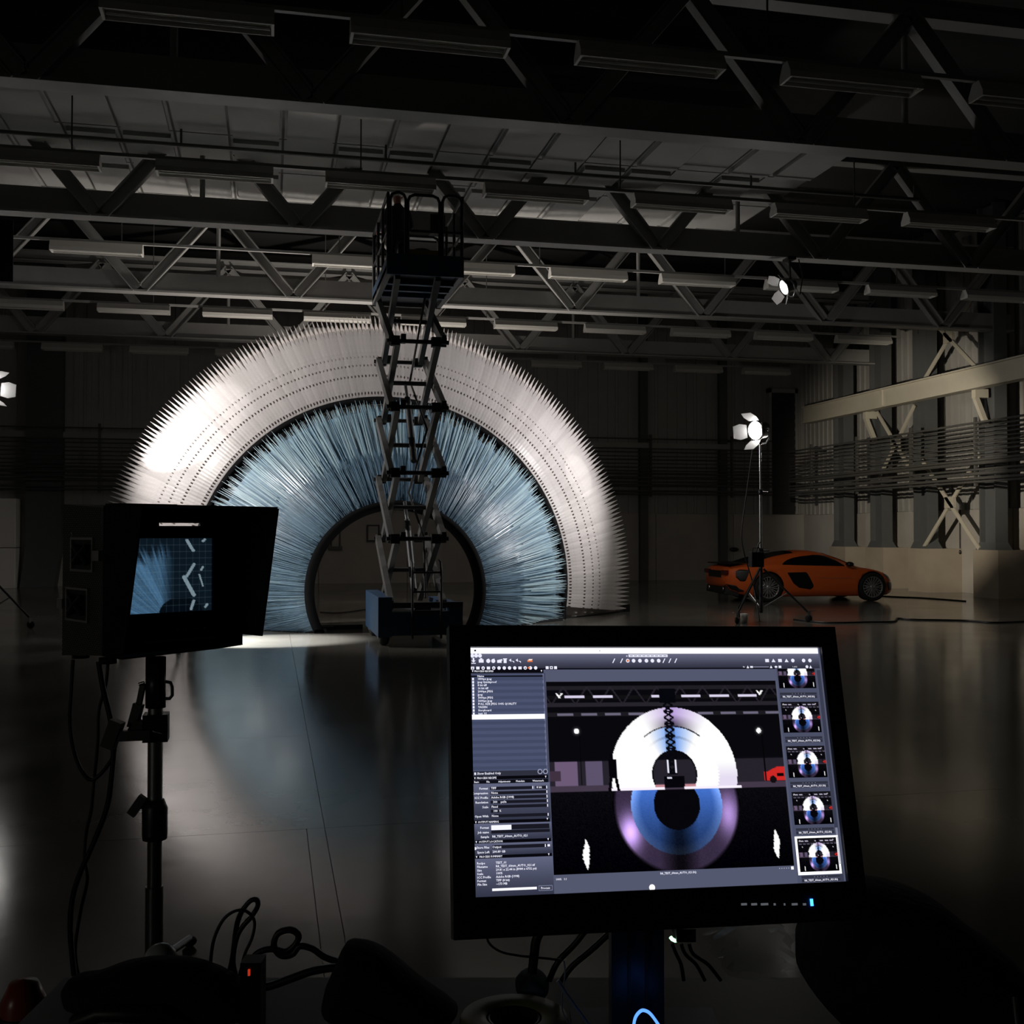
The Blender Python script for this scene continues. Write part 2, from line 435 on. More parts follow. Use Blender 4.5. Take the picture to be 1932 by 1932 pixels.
truss(7.7, 'steel roof truss directly over the viewer, topmost in the frame')
truss(13.35, 'dark steel roof truss nearest the viewer, crossing the top of the frame')
truss(18.85, 'steel roof truss just behind the raised lift basket')
truss(24.5, 'steel roof truss just behind and above the spiked arch')
truss(30.2, 'farthest open steel roof truss, in front of the back wall')
# longitudinal tie and sprinkler pipe
t = thing('sprinkler_pipe', 'thin dark pipe running across under the panelled ceiling', 'pipe', (0, 17.6, 7.7))
MB().rod((-12, 17.6, 7.72), (11.5, 17.6, 7.72), 0.035).build('main_pipe', M['pipe'], t)
for k in range(9): MB().rod((-11 + k * 3.2, 17.6, 7.72), (-11 + k * 3.2, 17.6, 7.97), 0.02, 6).build('hanger', M['pipe'], t)

# ---------------------------------------------------------------- strip lights
def strip_light():
    t = thing('strip_light', '', 'ceiling light')
    MB().hexa([(0, -0.13, 0.02), (1.66, -0.13, 0.02), (1.66, 0.13, 0.02), (0, 0.13, 0.02), (0, -0.06, 0.15), (1.66, -0.06, 0.15), (1.66, 0.06, 0.15), (0, 0.06, 0.15)]).build('reflector', M['batten'], t)
    for y in (-0.135, 0.125): MB().box(0, 1.66, y, y + 0.01, -0.05, 0.022).build('side_lip', M['batten'], t)
    for y in (-0.06, 0.06): MB().rod((0.04, y, -0.012), (1.62, y, -0.012), 0.016).build('fluorescent_tube', M['tubewhite'], t)
    for x in (0.0, 1.63): MB().box(x, x + 0.03, -0.13, 0.13, -0.05, 0.02).build('end_cap', M['batten'], t)
    return t
proto = strip_light(); used = False
ROWS = ['row nearest the viewer', 'second row from the viewer', 'third row from the viewer', 'fourth row from the viewer', 'row beside the back wall']
for r_, (Y, Z) in enumerate(((11.15, 6.78), (16.4, 6.92), (21.7, 7.0), (27.4, 7.0), (33.5, 7.0))):
    tr = thing('lighting_conduit', f'thin conduit carrying the {ROWS[r_]} of strip lights', 'conduit', (2, Y, Z + 0.17), group='lighting conduits')
    MB().box(-12.2, 17.3, Y - 0.03, Y + 0.03, Z + 0.15, Z + 0.2).build('trunking', M['truss'], tr)
    for k in range(8):
        MB().rod((-11 + 4.1 * k, Y, Z + 0.2), (-11 + 4.1 * k, Y, 7.9 if 16.1 < Y < 22.8 else 10.15), 0.012, 6).build('drop_rod', M['pipe'], tr)
    n = 0
    for k in range(-5, 8):
        x = 0.77 + 2.42 * k
        if r_ == 2 and k == -1: continue
        lx, rx = x, x + 1.66
        z = lx * math.sin(YAW) + Y * math.cos(YAW); pxr = 966 + F * (rx * math.cos(YAW) - Y * math.sin(YAW)) / z
        pxl = 966 + F * (lx * math.cos(YAW) - Y * math.sin(YAW)) / z
        if pxr < 5 or pxl > 1925 or rx > 17.6: continue
        o = proto if not used else copy_tree(proto); used = True
        o.location = (x, Y, Z)
        o['group'] = 'strip lights'
        o['label'] = f'unlit white strip light, {ORD[n]} from the left in the {ROWS[r_]}'; n += 1

# added out-of-frame flag that keeps the left hung lamp off the near floor
fl = thing('added_black_flag', 'unseen black flag board added beside the hanging lamp out at the left', 'flag', (-5.2, 18.4, 6.3))
MB().box(-6.0, -4.0, 18.39, 18.41, 5.62, 6.6).build('board', M['blackmatt'], fl)
MB().rod((-5.6, 18.42, 6.55), (-5.6, 18.72, 6.85), 0.02).build('arm', M['darksteel'], fl)

# ================================================================ the arch sculpture
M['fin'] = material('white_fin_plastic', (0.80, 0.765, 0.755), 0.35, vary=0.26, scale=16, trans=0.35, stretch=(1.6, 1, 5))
def per_object_tone(m, lo):
    nt = m.node_tree; n = nt.nodes; b = n['Principled BSDF']
    src = b.inputs['Base Color'].links[0].from_socket
    oi = n.new('ShaderNodeObjectInfo'); mr = n.new('ShaderNodeMapRange'); mr.inputs['To Min'].default_value = lo
    nt.links.new(oi.outputs['Random'], mr.inputs['Value'])
    mx = n.new('ShaderNodeMix'); mx.data_type = 'RGBA'; mx.blend_type = 'MULTIPLY'; mx.inputs[0].default_value = 1
    nt.links.new(src, mx.inputs[6]); nt.links.new(mr.outputs[0], mx.inputs[7]); nt.links.new(mx.outputs[2], b.inputs['Base Color'])
per_object_tone(M['fin'], 0.82)
M['fin_back'] = material('white_fin_plastic_back_shade', (0.60, 0.55, 0.54), 0.4, vary=0.3, scale=16, trans=0.35)  # rearmost fin row, shading put into a darker colour
M['fin_mid'] = material('white_fin_plastic_middle_shade', (0.68, 0.64, 0.63), 0.4, vary=0.3, scale=16, trans=0.35)  # middle fin row, shading put into a slightly darker colour
M['blue_lit_fin'] = material('strip_plastic_blue_light_tint', (0.35, 0.545, 0.69), 0.3, vary=0.25, scale=7, trans=0.3)  # blue of the lighting put into the strip colour
M['blue_lit_fin_bright'] = material('strip_plastic_bright_light_tint', (0.62, 0.82, 0.92), 0.25, vary=0.15, scale=7, trans=0.3)  # brighter tone of the blue light, in the colour
M['blue_lit_fin_deep'] = material('strip_plastic_deep_light_tint', (0.235, 0.385, 0.52), 0.35, vary=0.3, scale=7, trans=0.3)  # deeper tone of the blue light, in the colour
ZC = 0.68
M['matt'] = material('matt_black_foam', (0.010, 0.010, 0.011), 0.95, spec=0.1)
M['blue_lit_sheet'] = material('backing_blue_light_tint', (0.30, 0.46, 0.60), 0.6, vary=0.25, scale=14, trans=0.2)  # backing coloured with the same blue light
M['white_sheet'] = material('grey_white_backing', (0.50, 0.47, 0.45), 0.6, vary=0.15, scale=14, trans=0.2)

def blade(profile, half, ridge, n, s0=0.0, s1=1.0, bend=0.0):
    """A long V-section blade: profile(s) -> (radius, depth); half(s) -> half width. Runs outwards along +X."""
    vs, fs = [], []
    ss = [s0 + (s1 - s0) * i / (n - 1) for i in range(n)] if isinstance(n, int) else n
    for i, s in enumerate(ss):
        r, y = profile(s); h = half(s)
        b = bend * (s - s0) ** 2
        vs += [(r, y, b - h), (r, y - ridge * min(1, h * 40), b), (r, y, b + h), (r, y + 0.004, b)]
    for i in range(len(ss) - 1):
        a = i * 4; b = a + 4
        for k in range(4):
            fs.append((a + k, a + (k + 1) % 4, b + (k + 1) % 4, b + k))
    return vs, fs

def rot(vs, ang):
    c, s = math.cos(ang), math.sin(ang)
    return [(x * c - z * s, y, x * s + z * c) for x, y, z in vs]

# outer white arch
AX, AY = 2.05, 20.12
wa = thing('spiked_arch', 'large white half-round arch of radiating pointed fins standing behind the blue-lit arch', 'sculpture', (AX, AY, 0))
def wprof(s): return (3.46 + 1.87 * s, 1.70 * s ** 1.3)
NF = 202
A0, A1 = R(-6.6), R(186.6)
dA = (A1 - A0) / (NF - 1)
NOTCH = ((0.06, 0.014, 0.55), (0.25, 0.012, 0.6), (0.37, 0.010, 0.7), (0.47, 0.010, 0.78))
def whalf(tip, full=1.10):
    def h(s):
        r = wprof(s)[0]; k = full
        for c, w_, a in NOTCH:
            if abs(s - c) < w_: k = min(k, a)
        t0 = tip - 0.30
        if s > t0: k *= max(0.02, 1 - ((s - t0) / 0.30) ** 1.12)
        return r * dA / 2 * k
    return h
grid = sorted(set([0, 0.03, 0.15, 0.31, 0.42, 0.50, 0.56, 0.62, 0.68, 0.74, 0.80, 0.85, 0.90, 0.95, 1.0] + [c + e for c, w_, a in NOTCH for e in (-w_ - 0.004, -w_ * 0.9, w_ * 0.9, w_ + 0.004)]))
me = MB().add(*blade(wprof, whalf(1.0), 0.002, grid), False).mesh('fin')
me.materials.append(M['fin'])
for i in range(NF):
    o = link('fin', me, wa)
    o.location = (0, 0, ZC)
    a = A0 + dA * i
    o.rotation_euler = (rng.normal(0, 0.003), -a, 0)
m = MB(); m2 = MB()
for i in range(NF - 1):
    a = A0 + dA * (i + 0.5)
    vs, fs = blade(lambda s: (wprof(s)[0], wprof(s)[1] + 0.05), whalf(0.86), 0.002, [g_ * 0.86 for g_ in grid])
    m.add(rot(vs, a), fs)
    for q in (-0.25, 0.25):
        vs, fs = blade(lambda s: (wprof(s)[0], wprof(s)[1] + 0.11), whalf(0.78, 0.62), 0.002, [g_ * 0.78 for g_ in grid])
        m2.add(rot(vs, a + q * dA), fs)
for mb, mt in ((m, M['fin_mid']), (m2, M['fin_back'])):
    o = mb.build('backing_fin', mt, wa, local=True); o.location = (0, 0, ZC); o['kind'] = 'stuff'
def arc_band(r0, r1, y0, y1, a0, a1, n=90):
    m = MB(); vs = []; fs = []
    for i in range(n + 1):
        a = a0 + (a1 - a0) * i / n; c, s = math.cos(a), math.sin(a)
        for r, y in ((r0, y0), (r1, y0), (r1, y1), (r0, y1)): vs.append((r * c, y, r * s))
    for i in range(n):
        for k in range(4): fs.append((i * 4 + k, i * 4 + (k + 1) % 4, i * 4 + 4 + (k + 1) % 4, i * 4 + 4 + k))
    fs += [(0, 1, 2, 3), (n * 4 + 3, n * 4 + 2, n * 4 + 1, n * 4)]
    return m.add(vs, fs, True)
for r_, y_ in ((3.9, 0.34), (4.5, 0.90), (5.0, 1.42)):
    o = arc_band(r_ - 0.03, r_ + 0.03, y_ + 0.1, y_ + 0.15, R(-8), R(188)).build('support_hoop', M['darksteel'], wa, local=True); o.location = (0, 0, ZC)
o = arc_band(3.36, 3.50, -0.02, 0.10, R(-11), R(191)).build('inner_hoop', M['matt'], wa, local=True); o.location = (0, 0, ZC)
for s in (-1, 1):
    for r_, y_ in ((3.46, 0.0), (5.26, 1.6)):
        x = AX + s * math.sqrt(r_ ** 2 - ZC ** 2)
        MB().box(x - 0.08, x + 0.08, AY + y_, AY + y_ + 0.16, 0, 0.16).build('foot', M['black'], wa)
    xa, xb = AX + s * 3.4, AX + s * 5.2
    MB().bar((xa, AY + 0.1, 0.02), (xb, AY + 1.68, 0.02), 0.06, 0.04).build('floor_rail', M['darksteel'], wa)

def shell(prof, s0, s1, yoff, zlim, n=120, k=10):
    """Curved backing sheet of an arch, cut level with the floor, 6 mm thick."""
    m = MB(); vs = []; fs = []
    for i in range(n + 1):
        a = R(-27) + R(234) * i / n
        for q in range(k + 1):
            r, y = prof(s0 + (s1 - s0) * q / k); y += yoff
            z = r * math.sin(a); x = r * math.cos(a)
            if z < -zlim: z = -zlim; x = math.copysign(math.sqrt(max(0.0, r * r - zlim * zlim)), x)
            vs += [(x, y, z), (x, y + 0.006, z)]
    w_ = 2 * (k + 1)
    for i in range(n):
        for q in range(k):
            a = i * w_ + 2 * q
            fs.append((a, a + 2, a + w_ + 2, a + w_)); fs.append((a + 1, a + w_ + 1, a + w_ + 3, a + 3))
    return m.add(vs, fs, True)
o = shell(wprof, 0.0, 0.76, 0.16, ZC - 0.03).build('backing_sheet', M['white_sheet'], wa, local=True); o.location = (0, 0, ZC)

# inner arch, blue light put into its strip colours
BX, BY = 2.06, 18.35
ba = thing('blue_lit_arch', 'inner half-round arch of bristling strips coloured by blue light around a black-rimmed opening', 'sculpture', (BX, BY, 0))
def bprof(s): return (1.50 + 1.88 * s, 1.60 * max(0.0, s) ** 1.25)
NB = 300
B0, B1 = R(-11.0), R(191.0)
kinds = []
for q in range(6):
    wv = [0.010, 0.012, 0.013, 0.011, 0.014, 0.011][q]; e = [1.0, 0.96, 0.99, 0.92, 0.97, 0.94][q]
    def bh(s, wv=wv, e=e): return max(0.0015, wv * (0.55 + 0.6 * s) * (1.0 if s < 0.62 * e else max(0.04, (e - s) / (0.38 * e))))
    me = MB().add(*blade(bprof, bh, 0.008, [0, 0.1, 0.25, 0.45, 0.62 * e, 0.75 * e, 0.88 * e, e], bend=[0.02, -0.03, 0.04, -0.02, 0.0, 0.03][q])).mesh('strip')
    me.materials.append([M['blue_lit_fin'], M['blue_lit_fin_bright'], M['blue_lit_fin'], M['blue_lit_fin_deep'], M['blue_lit_fin_bright'], M['blue_lit_fin_deep']][q])
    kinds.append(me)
for i in range(NB):
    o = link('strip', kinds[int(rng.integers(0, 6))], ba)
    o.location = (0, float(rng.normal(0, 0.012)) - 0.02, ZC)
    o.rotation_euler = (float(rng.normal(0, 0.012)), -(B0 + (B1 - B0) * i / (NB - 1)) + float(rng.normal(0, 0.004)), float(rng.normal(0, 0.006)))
o = shell(bprof, 0.0, 0.90, 0.10, ZC - 0.02).build('backing_sheet', M['blue_lit_sheet'], ba, local=True); o.location = (0, 0, ZC)
o = shell(bprof, 0.0, 0.42, 0.0, ZC - 0.02).build('inner_sheet', M['blue_lit_fin_deep'], ba, local=True); o.location = (0, 0, ZC)
def brush(n, sa, sb, wlo, whi, yo, jit, mt, name):
    m = MB()
    for i in range(n):
        a = R(-27.5) + R(235) * float(rng.random())
        lim = 9.0
        if math.sin(a) < 0: lim = (ZC - 0.01) / -math.sin(a)
        s0 = sa[0] + (sa[1] - sa[0]) * float(rng.random()); s1 = sb[0] + (sb[1] - sb[0]) * float(rng.random())
        s1 = min(s1, (lim - 1.5) / 1.88)
        if s1 < s0 + 0.08: continue
        w_ = wlo + (whi - wlo) * float(rng.random()); y0 = yo + float(rng.normal(0, 0.02)); b_ = float(rng.normal(0, jit))
        vs, fs = blade(lambda s: (bprof(s)[0], bprof(s)[1] + y0), lambda s: max(0.0012, w_ * min(1.0, (s1 - s) / (0.3 * (s1 - s0))) * (0.5 + 0.6 * s)), 0.005,
                       [s0 + (s1 - s0) * q / 5 for q in range(6)], bend=b_)
        if s1 + 0.03 > (lim - 1.5) / 1.88: vs = [(x, y, z - 0.5 * b_ * 0) for x, y, z in vs]
        m.add(rot(vs, a + float(rng.normal(0, 0.004))), fs)
    o = m.build(name, mt, ba, local=True); o.location = (0, 0, ZC); o['kind'] = 'stuff'
brush(1500, (0.0, 0.05), (0.80, 0.97), 0.009, 0.017, 0.05, 0.02, M['blue_lit_fin'], 'rear_bristles')
brush(1100, (0.35, 0.60), (0.86, 1.06), 0.007, 0.013, 0.02, 0.03, M['blue_lit_fin_bright'], 'outer_bristles')
brush(1700, (-0.035, 0.03), (0.38, 0.50), 0.007, 0.011, -0.03, 0.03, M['blue_lit_fin_deep'], 'inner_bristles')
brush(900, (-0.03, 0.05), (0.36, 0.49), 0.006, 0.010, -0.035, 0.04, M['blue_lit_fin'], 'dark_bristles')
o = arc_band(1.36, 1.52, -0.16, 0.12, R(-29), R(209)).build('black_rim', M['matt'], ba, local=True); o.location = (0, 0, ZC)
for s in (-1, 1):
    x = BX + s * 1.26
    MB().box(x - 0.10, x + 0.10, BY - 0.16, BY + 0.12, 0, 0.06).build('foot', M['black'], ba)
    MB().bar((BX + s * 1.35, BY, 0.02), (BX + s * 3.3, BY + 1.5, 0.02), 0.07, 0.05).build('floor_rail', M['darksteel'], ba)
tag(MB().box(0.75, 1.55, 18.9, 19.0, 0.0, 0.07).box(0.85, 1.05, 18.75, 18.9, 0, 0.06).build('floor_bar', M['black'], None), 'black bar lying on the floor inside the arch opening', 'bar')

# ================================================================ scissor lift
M['liftblue'] = material('lift_blue_paint', (0.02, 0.055, 0.115), 0.5, vary=0.2)
M['liftgrey'] = material('lift_arm_grey', (0.085, 0.085, 0.082), 0.5, vary=0.15)
M['liftdark'] = material('lift_dark_steel', (0.03, 0.03, 0.032), 0.5)
M['liftyellow'] = material('yellow_board', (0.30, 0.24, 0.05), 0.6)
LX0, LX1, LY0, LY1 = 1.52, 2.76, 15.8, 17.95
lift = thing('scissor_lift', 'blue and grey scissor lift raised high in front of the arch', 'scissor lift', ((LX0 + LX1) / 2, (LY0 + LY1) / 2, 0))
m = MB().box(LX0 + 0.18, LX1 - 0.18, LY0 + 0.12, LY1 - 0.12, 0.20, 0.50)
m.build('chassis', M['liftdark'], lift)
MB().box(LX0, LX0 + 0.2, LY0, LY1, 0.14, 0.72).build('side_cabinet', M['liftblue'], lift)
MB().box(LX1 - 0.2, LX1, LY0, LY1, 0.14, 0.60).build('side_cabinet', M['liftblue'], lift)
m = MB().box(LX0 + 0.2, LX1 - 0.2, LY0, LY0 + 0.10, 0.16, 0.50); m.build('end_panel', M['liftblue'], lift)
m = MB().box(LX0 + 0.2, LX1, LY0 - 0.02, LY0 + 0.1, 0.56, 0.64); m.build('end_rail', M['liftdark'], lift)
m = MB().box(2.05, 2.28, LY0 - 0.06, LY0, 0.46, 0.58); m.build('junction_box', M['liftdark'], lift)
for x, y in ((LX0 + 0.03, LY0 + 0.3), (LX1 - 0.19, LY0 + 0.3), (LX0 + 0.03, LY1 - 0.3), (LX1 - 0.19, LY1 - 0.3)):
    wv = MB().lathe([(0.0, 0), (0.12, 0), (0.17, 0.02), (0.19, 0.05), (0.19, 0.11), (0.17, 0.14), (0.12, 0.16), (0, 0.16)], (x, y, 0.19), (1, 0, 0), 20).build('wheel', M['rubber'], lift)
    MB().lathe([(0.0, -0.012), (0.09, -0.012), (0.10, 0.0)], (x, y, 0.19), (1, 0, 0), 16).build('hub', M['steel'], wv)
# ladder on the end
lad = MB()
for x in (2.0, 2.42): lad.tube([(x, LY0 - 0.12, 0.12), (x, LY0 - 0.12, 1.10), (x, LY0 - 0.05, 1.22), (x, LY0 + 0.1, 1.25)], 0.018, 8)
for z in (0.25, 0.52, 0.80, 1.08): lad.rod((2.0, LY0 - 0.12, z), (2.42, LY0 - 0.12, z), 0.014)
lad.build('ladder', M['liftdark'], lift)
# scissor stack
Z0, ST, NS = 0.60, 0.968, 5
XA = (1.80, 2.40)
for k in range(NS):
    zb, zt = Z0 + ST * k, Z0 + ST * (k + 1)
    for si, x in enumerate(XA):
        out = -0.09 if si == 0 else 0.09
        MB().bar((x + out, LY0 + 0.08, zb), (x + out, LY1 - 0.08, zt), 0.08, 0.14).build('scissor_arm', M['liftgrey'], lift)
        MB().bar((x, LY1 - 0.08, zb), (x, LY0 + 0.08, zt), 0.08, 0.14).build('scissor_arm', M['liftgrey'], lift)
    MB().rod((XA[0] - 0.12, (LY0 + LY1) / 2, (zb + zt) / 2), (XA[1] + 0.12, (LY0 + LY1) / 2, (zb + zt) / 2), 0.035).build('centre_pin', M['liftdark'], lift)
    for y in (LY0 + 0.08, LY1 - 0.08):
        if k:
            pin = MB().rod((XA[0] - 0.16, y, zb), (XA[1] + 0.16, y, zb), 0.032).build('pivot_bar', M['liftdark'], lift)
            for x in (XA[0], XA[1]):
                MB().box(x - 0.10, x + 0.03, y - 0.06, y + 0.06, zb - 0.07, zb + 0.07).build('pivot_block', M['liftdark'], pin)
                MB().box(x + 0.05, x + 0.12, y - 0.06, y + 0.06, zb - 0.03, zb + 0.10).build('pivot_block', M['liftdark'], pin)
for k in (0, 2):
    zb = Z0 + ST * k
    cy = MB().rod((2.10, LY0 + 0.5, zb + 0.2), (2.10, LY1 - 0.8, zb + 1.25), 0.05).build('ram', M['liftdark'], lift)
    MB().rod((2.10, LY1 - 0.8, zb + 1.25), (2.10, LY1 - 0.5, zb + 1.55), 0.03).build('piston', M['chrome'], cy)
MB().tube([(2.22, LY0 + 0.1, 0.7), (2.25, LY0 + 0.5, 1.6), (2.15, LY1 - 0.6, 2.3), (2.27, LY0 + 0.3, 3.2), (2.18, LY1 - 0.5, 4.1), (2.25, LY0 + 0.4, 5.2)], 0.018, 6).build('hose', M['rubber'], lift)
# platform
DZ = 5.43; PX0, PX1 = 1.63, 2.77
MB().box(PX0, PX1, LY0, LY1 + 0.15, DZ + 0.06, DZ + 0.11).build('deck', M['liftdark'], lift)
m = MB().box(PX0, PX0 + 0.07, LY0, LY1 + 0.15, DZ, DZ + 0.14).box(PX1 - 0.07, PX1, LY0, LY1 + 0.15, DZ, DZ + 0.14).box(PX0, PX1, LY1 + 0.08, LY1 + 0.15, DZ, DZ + 0.14)
m.build('deck_frame', M['liftgrey'], lift)
m = MB()
for y in (LY0 + 0.5, LY0 + 0.95, LY0 + 1.4): m.box(PX0 + 0.07, PX1 - 0.07, y, y + 0.09, DZ - 0.02, DZ + 0.06)
m.build('cross_member', M['liftblue'], lift)
T = DZ + 0.11
m = MB().box(PX0, PX1, LY0 - 0.02, LY0 + 0.02, DZ, T + 0.20)
m.build('toe_board', M['liftblue'], lift)
MB().box(PX0, PX0 + 0.03, LY0, LY1 + 0.15, T - 0.05, T + 0.15).build('toe_board', M['liftblue'], lift)
MB().box(PX1 - 0.03, PX1, LY0, LY1 + 0.15, T - 0.05, T + 0.15).build('toe_board', M['liftblue'], lift)
def hoop(xa, xb, y, z0, z1, r=0.024, c=0.1):
    return MB().tube([(xa, y, z0), (xa, y, z1 - c), (xa + c * 0.3, y, z1 - c * 0.3), (xa + c, y, z1), (xb - c, y, z1), (xb - c * 0.3, y, z1 - c * 0.3), (xb, y, z1 - c), (xb, y, z0)], r, 8)
RT = T + 1.10
hoop(PX0 + 0.05, PX0 + 0.28, LY0, T, RT).build('guard_hoop', M['liftdark'], lift)
hoop(PX0 + 0.31, PX0 + 0.78, LY0, T, RT - 0.02).build('entry_gate', M['liftdark'], lift)
hoop(PX0 + 0.82, PX1 - 0.03, LY0, T, RT).build('guard_hoop', M['liftdark'], lift)
MB().rod((PX0 + 0.31, LY0, T + 0.55), (PX1 - 0.03, LY0, T + 0.55), 0.02).build('mid_rail', M['liftdark'], lift)
for x in (PX0 + 0.02, PX1 - 0.02):
    m = MB().tube([(x, LY0, RT - 0.02), (x, LY1 + 0.13, RT - 0.02)], 0.024, 8); m.build('top_rail', M['liftdark'], lift)
    MB().rod((x, LY0, T + 0.55), (x, LY1 + 0.13, T + 0.55), 0.018).build('mid_rail', M['liftdark'], lift)
    for y in (LY0 + 0.02, LY0 + 0.75, LY0 + 1.5, LY1 + 0.13):
        MB().rod((x, y, T - 0.1), (x, y, RT - 0.02), 0.024).build('post', M['liftdark'], lift)
hoop(PX0 + 0.03, PX1 - 0.03, LY1 + 0.13, T, RT).build('guard_hoop', M['liftdark'], lift)
MB().rod((PX0, LY1 + 0.13, T + 0.55), (PX1, LY1 + 0.13, T + 0.55), 0.018).build('mid_rail', M['liftdark'], lift)
MB().box(2.28, 2.50, LY0 + 0.06, LY0 + 0.24, T + 0.55, T + 0.83).build('control_box', M['black'], lift)
tag(MB().box(PX0 + 0.34, PX0 + 0.78, LY0 + 0.10, LY0 + 0.13, T, T + 0.30).build('yellow_board', M['liftyellow'], None), 'dull yellow board leaning inside the lift basket gate', 'board')
tag(MB().lathe([(0, 0), (0.12, 0), (0.13, 0.02), (0.13, 0.36), (0.12, 0.38), (0, 0.38)], (2.2, LY0 + 0.42, T), (0, 0, 1), 16).build('black_bin', M['black'], None), 'black round bin standing on the lift platform', 'bin')

# ---------------------------------------------------------------- worker in the basket (skinned figure)
M['work_cloth'] = material('dark_work_clothes', (0.02, 0.022, 0.03), 0.85, bump=0.3, bscale=25)
M['skin'] = material('skin', (0.42, 0.20, 0.14), 0.55)
M['hat'] = material('white_hat_shell', (0.7, 0.7, 0.7), 0.35)
def skinned(name, verts, edges, radii, mt, parent, root=0, lev=2):
    me = bpy.data.meshes.new(name); me.from_pydata(verts, edges, [])
    o = bpy.data.objects.new(name + '_rig', me); col.objects.link(o)
    sk = o.modifiers.new('skin', 'SKIN'); sk.use_smooth_shade = True
    for i, r in enumerate(radii):
        d = me.skin_vertices[0].data[i]; d.radius = r if isinstance(r, tuple) else (r, r); d.use_root = (i == root)
    ss = o.modifiers.new('sub', 'SUBSURF'); ss.levels = lev; ss.render_levels = lev
    dg = bpy.context.evaluated_depsgraph_get()
    out = bpy.data.meshes.new_from_object(o.evaluated_get(dg))
    bpy.data.objects.remove(o)
    out.materials.clear()
    for q in (mt if isinstance(mt, list) else [mt]): out.materials.append(q)
    out.polygons.foreach_set('use_smooth', [True] * len(out.polygons))
    return link(name, out, parent)
px_, py_ = 1.98, 17.45
wk = thing('person', 'worker in dark clothes and white hard hat standing in the lift basket', 'person', (px_, py_, T), R(200))
wk.scale = (0.96, 0.96, 0.96)
V = [(0, 0, 0.92), (0, 0.0, 1.10), (0, 0.01, 1.30), (0, 0.0, 1.42), (0, -0.02, 1.50), (0, -0.03, 1.58), (0, -0.035, 1.68)]
Ed = [(0, 1), (1, 2), (2, 3), (3, 4), (4, 5), (5, 6)]
Rd = [(0.16, 0.12), (0.15, 0.11), (0.17, 0.12), (0.10, 0.09), 0.055, (0.075, 0.09), (0.07, 0.085)]
for s in (-1, 1):
    b = len(V)
    V += [(s * 0.09, 0, 0.84), (s * 0.10, -0.03, 0.48), (s * 0.11, 0.02, 0.10), (s * 0.11, -0.03, 0.05), (s * 0.115, -0.15, 0.035)]
    Ed += [(0, b), (b, b + 1), (b + 1, b + 2), (b + 2, b + 3), (b + 3, b + 4)]
    Rd += [0.095, 0.066, 0.045, 0.048, 0.04]
    b = len(V)
    V += [(s * 0.18, 0.0, 1.40), (s * 0.25, 0.02, 1.12), (s * 0.22, -0.20, 1.06), (s * 0.215, -0.26, 1.055)]
    Ed += [(2, b), (b, b + 1), (b + 1, b + 2), (b + 2, b + 3)]
    Rd += [0.06, 0.045, 0.033, 0.036]
    for q in range(4):
        f0 = len(V); ox = s * (0.185 + 0.018 * q); ln = (0.055, 0.068, 0.072, 0.06)[q]
        V += [(ox, -0.31, 1.06), (ox, -0.31 - ln * 0.6, 1.045), (ox, -0.31 - ln * 0.8, 1.02)]
        Ed += [(b + 3, f0), (f0, f0 + 1), (f0 + 1, f0 + 2)]; Rd += [0.010, 0.009, 0.008]
    f0 = len(V); V += [(s * 0.17, -0.27, 1.05), (s * 0.155, -0.31, 1.04)]; Ed += [(b + 3, f0), (f0, f0 + 1)]; Rd += [0.011, 0.009]
bd = skinned('body', V, Ed, Rd, [M['work_cloth'], M['skin']], wk)
for p in bd.data.polygons:
    c = p.center
    if c.z > 1.49 or (c.y < -0.23 and c.z > 0.9): p.material_index = 1
hat = MB().ball((0, -0.03, 1.70), 0.115, 0.135, 0.11, 14, 8).build('hard_hat', M['hat'], wk, local=True)
MB().lathe([(0.10, 0.0), (0.155, 0.0), (0.155, 0.012), (0.10, 0.014)], (0, -0.05, 1.70), (0, 0, 1), 18).build('brim', M['hat'], hat, local=True)
m = MB()
for s in (-1, 1): m.ball((s * 0.034, -0.118, 1.64), 0.011, 0.008, 0.008, 8, 6)
m.build('eyes', M['black'], wk, local=True)
MB().ball((0, -0.128, 1.612), 0.014, 0.022, 0.022, 8, 6).build('nose', M['skin'], wk, local=True)
for s in (-1, 1): MB().ball((s * 0.085, -0.02, 1.63), 0.012, 0.025, 0.035, 8, 6).build('ear', M['skin'], wk, local=True)
MB().ball((0, -0.118, 1.575), 0.024, 0.008, 0.006, 8, 6).build('mouth', material('lips', (0.3, 0.1, 0.09), 0.5), wk, local=True)

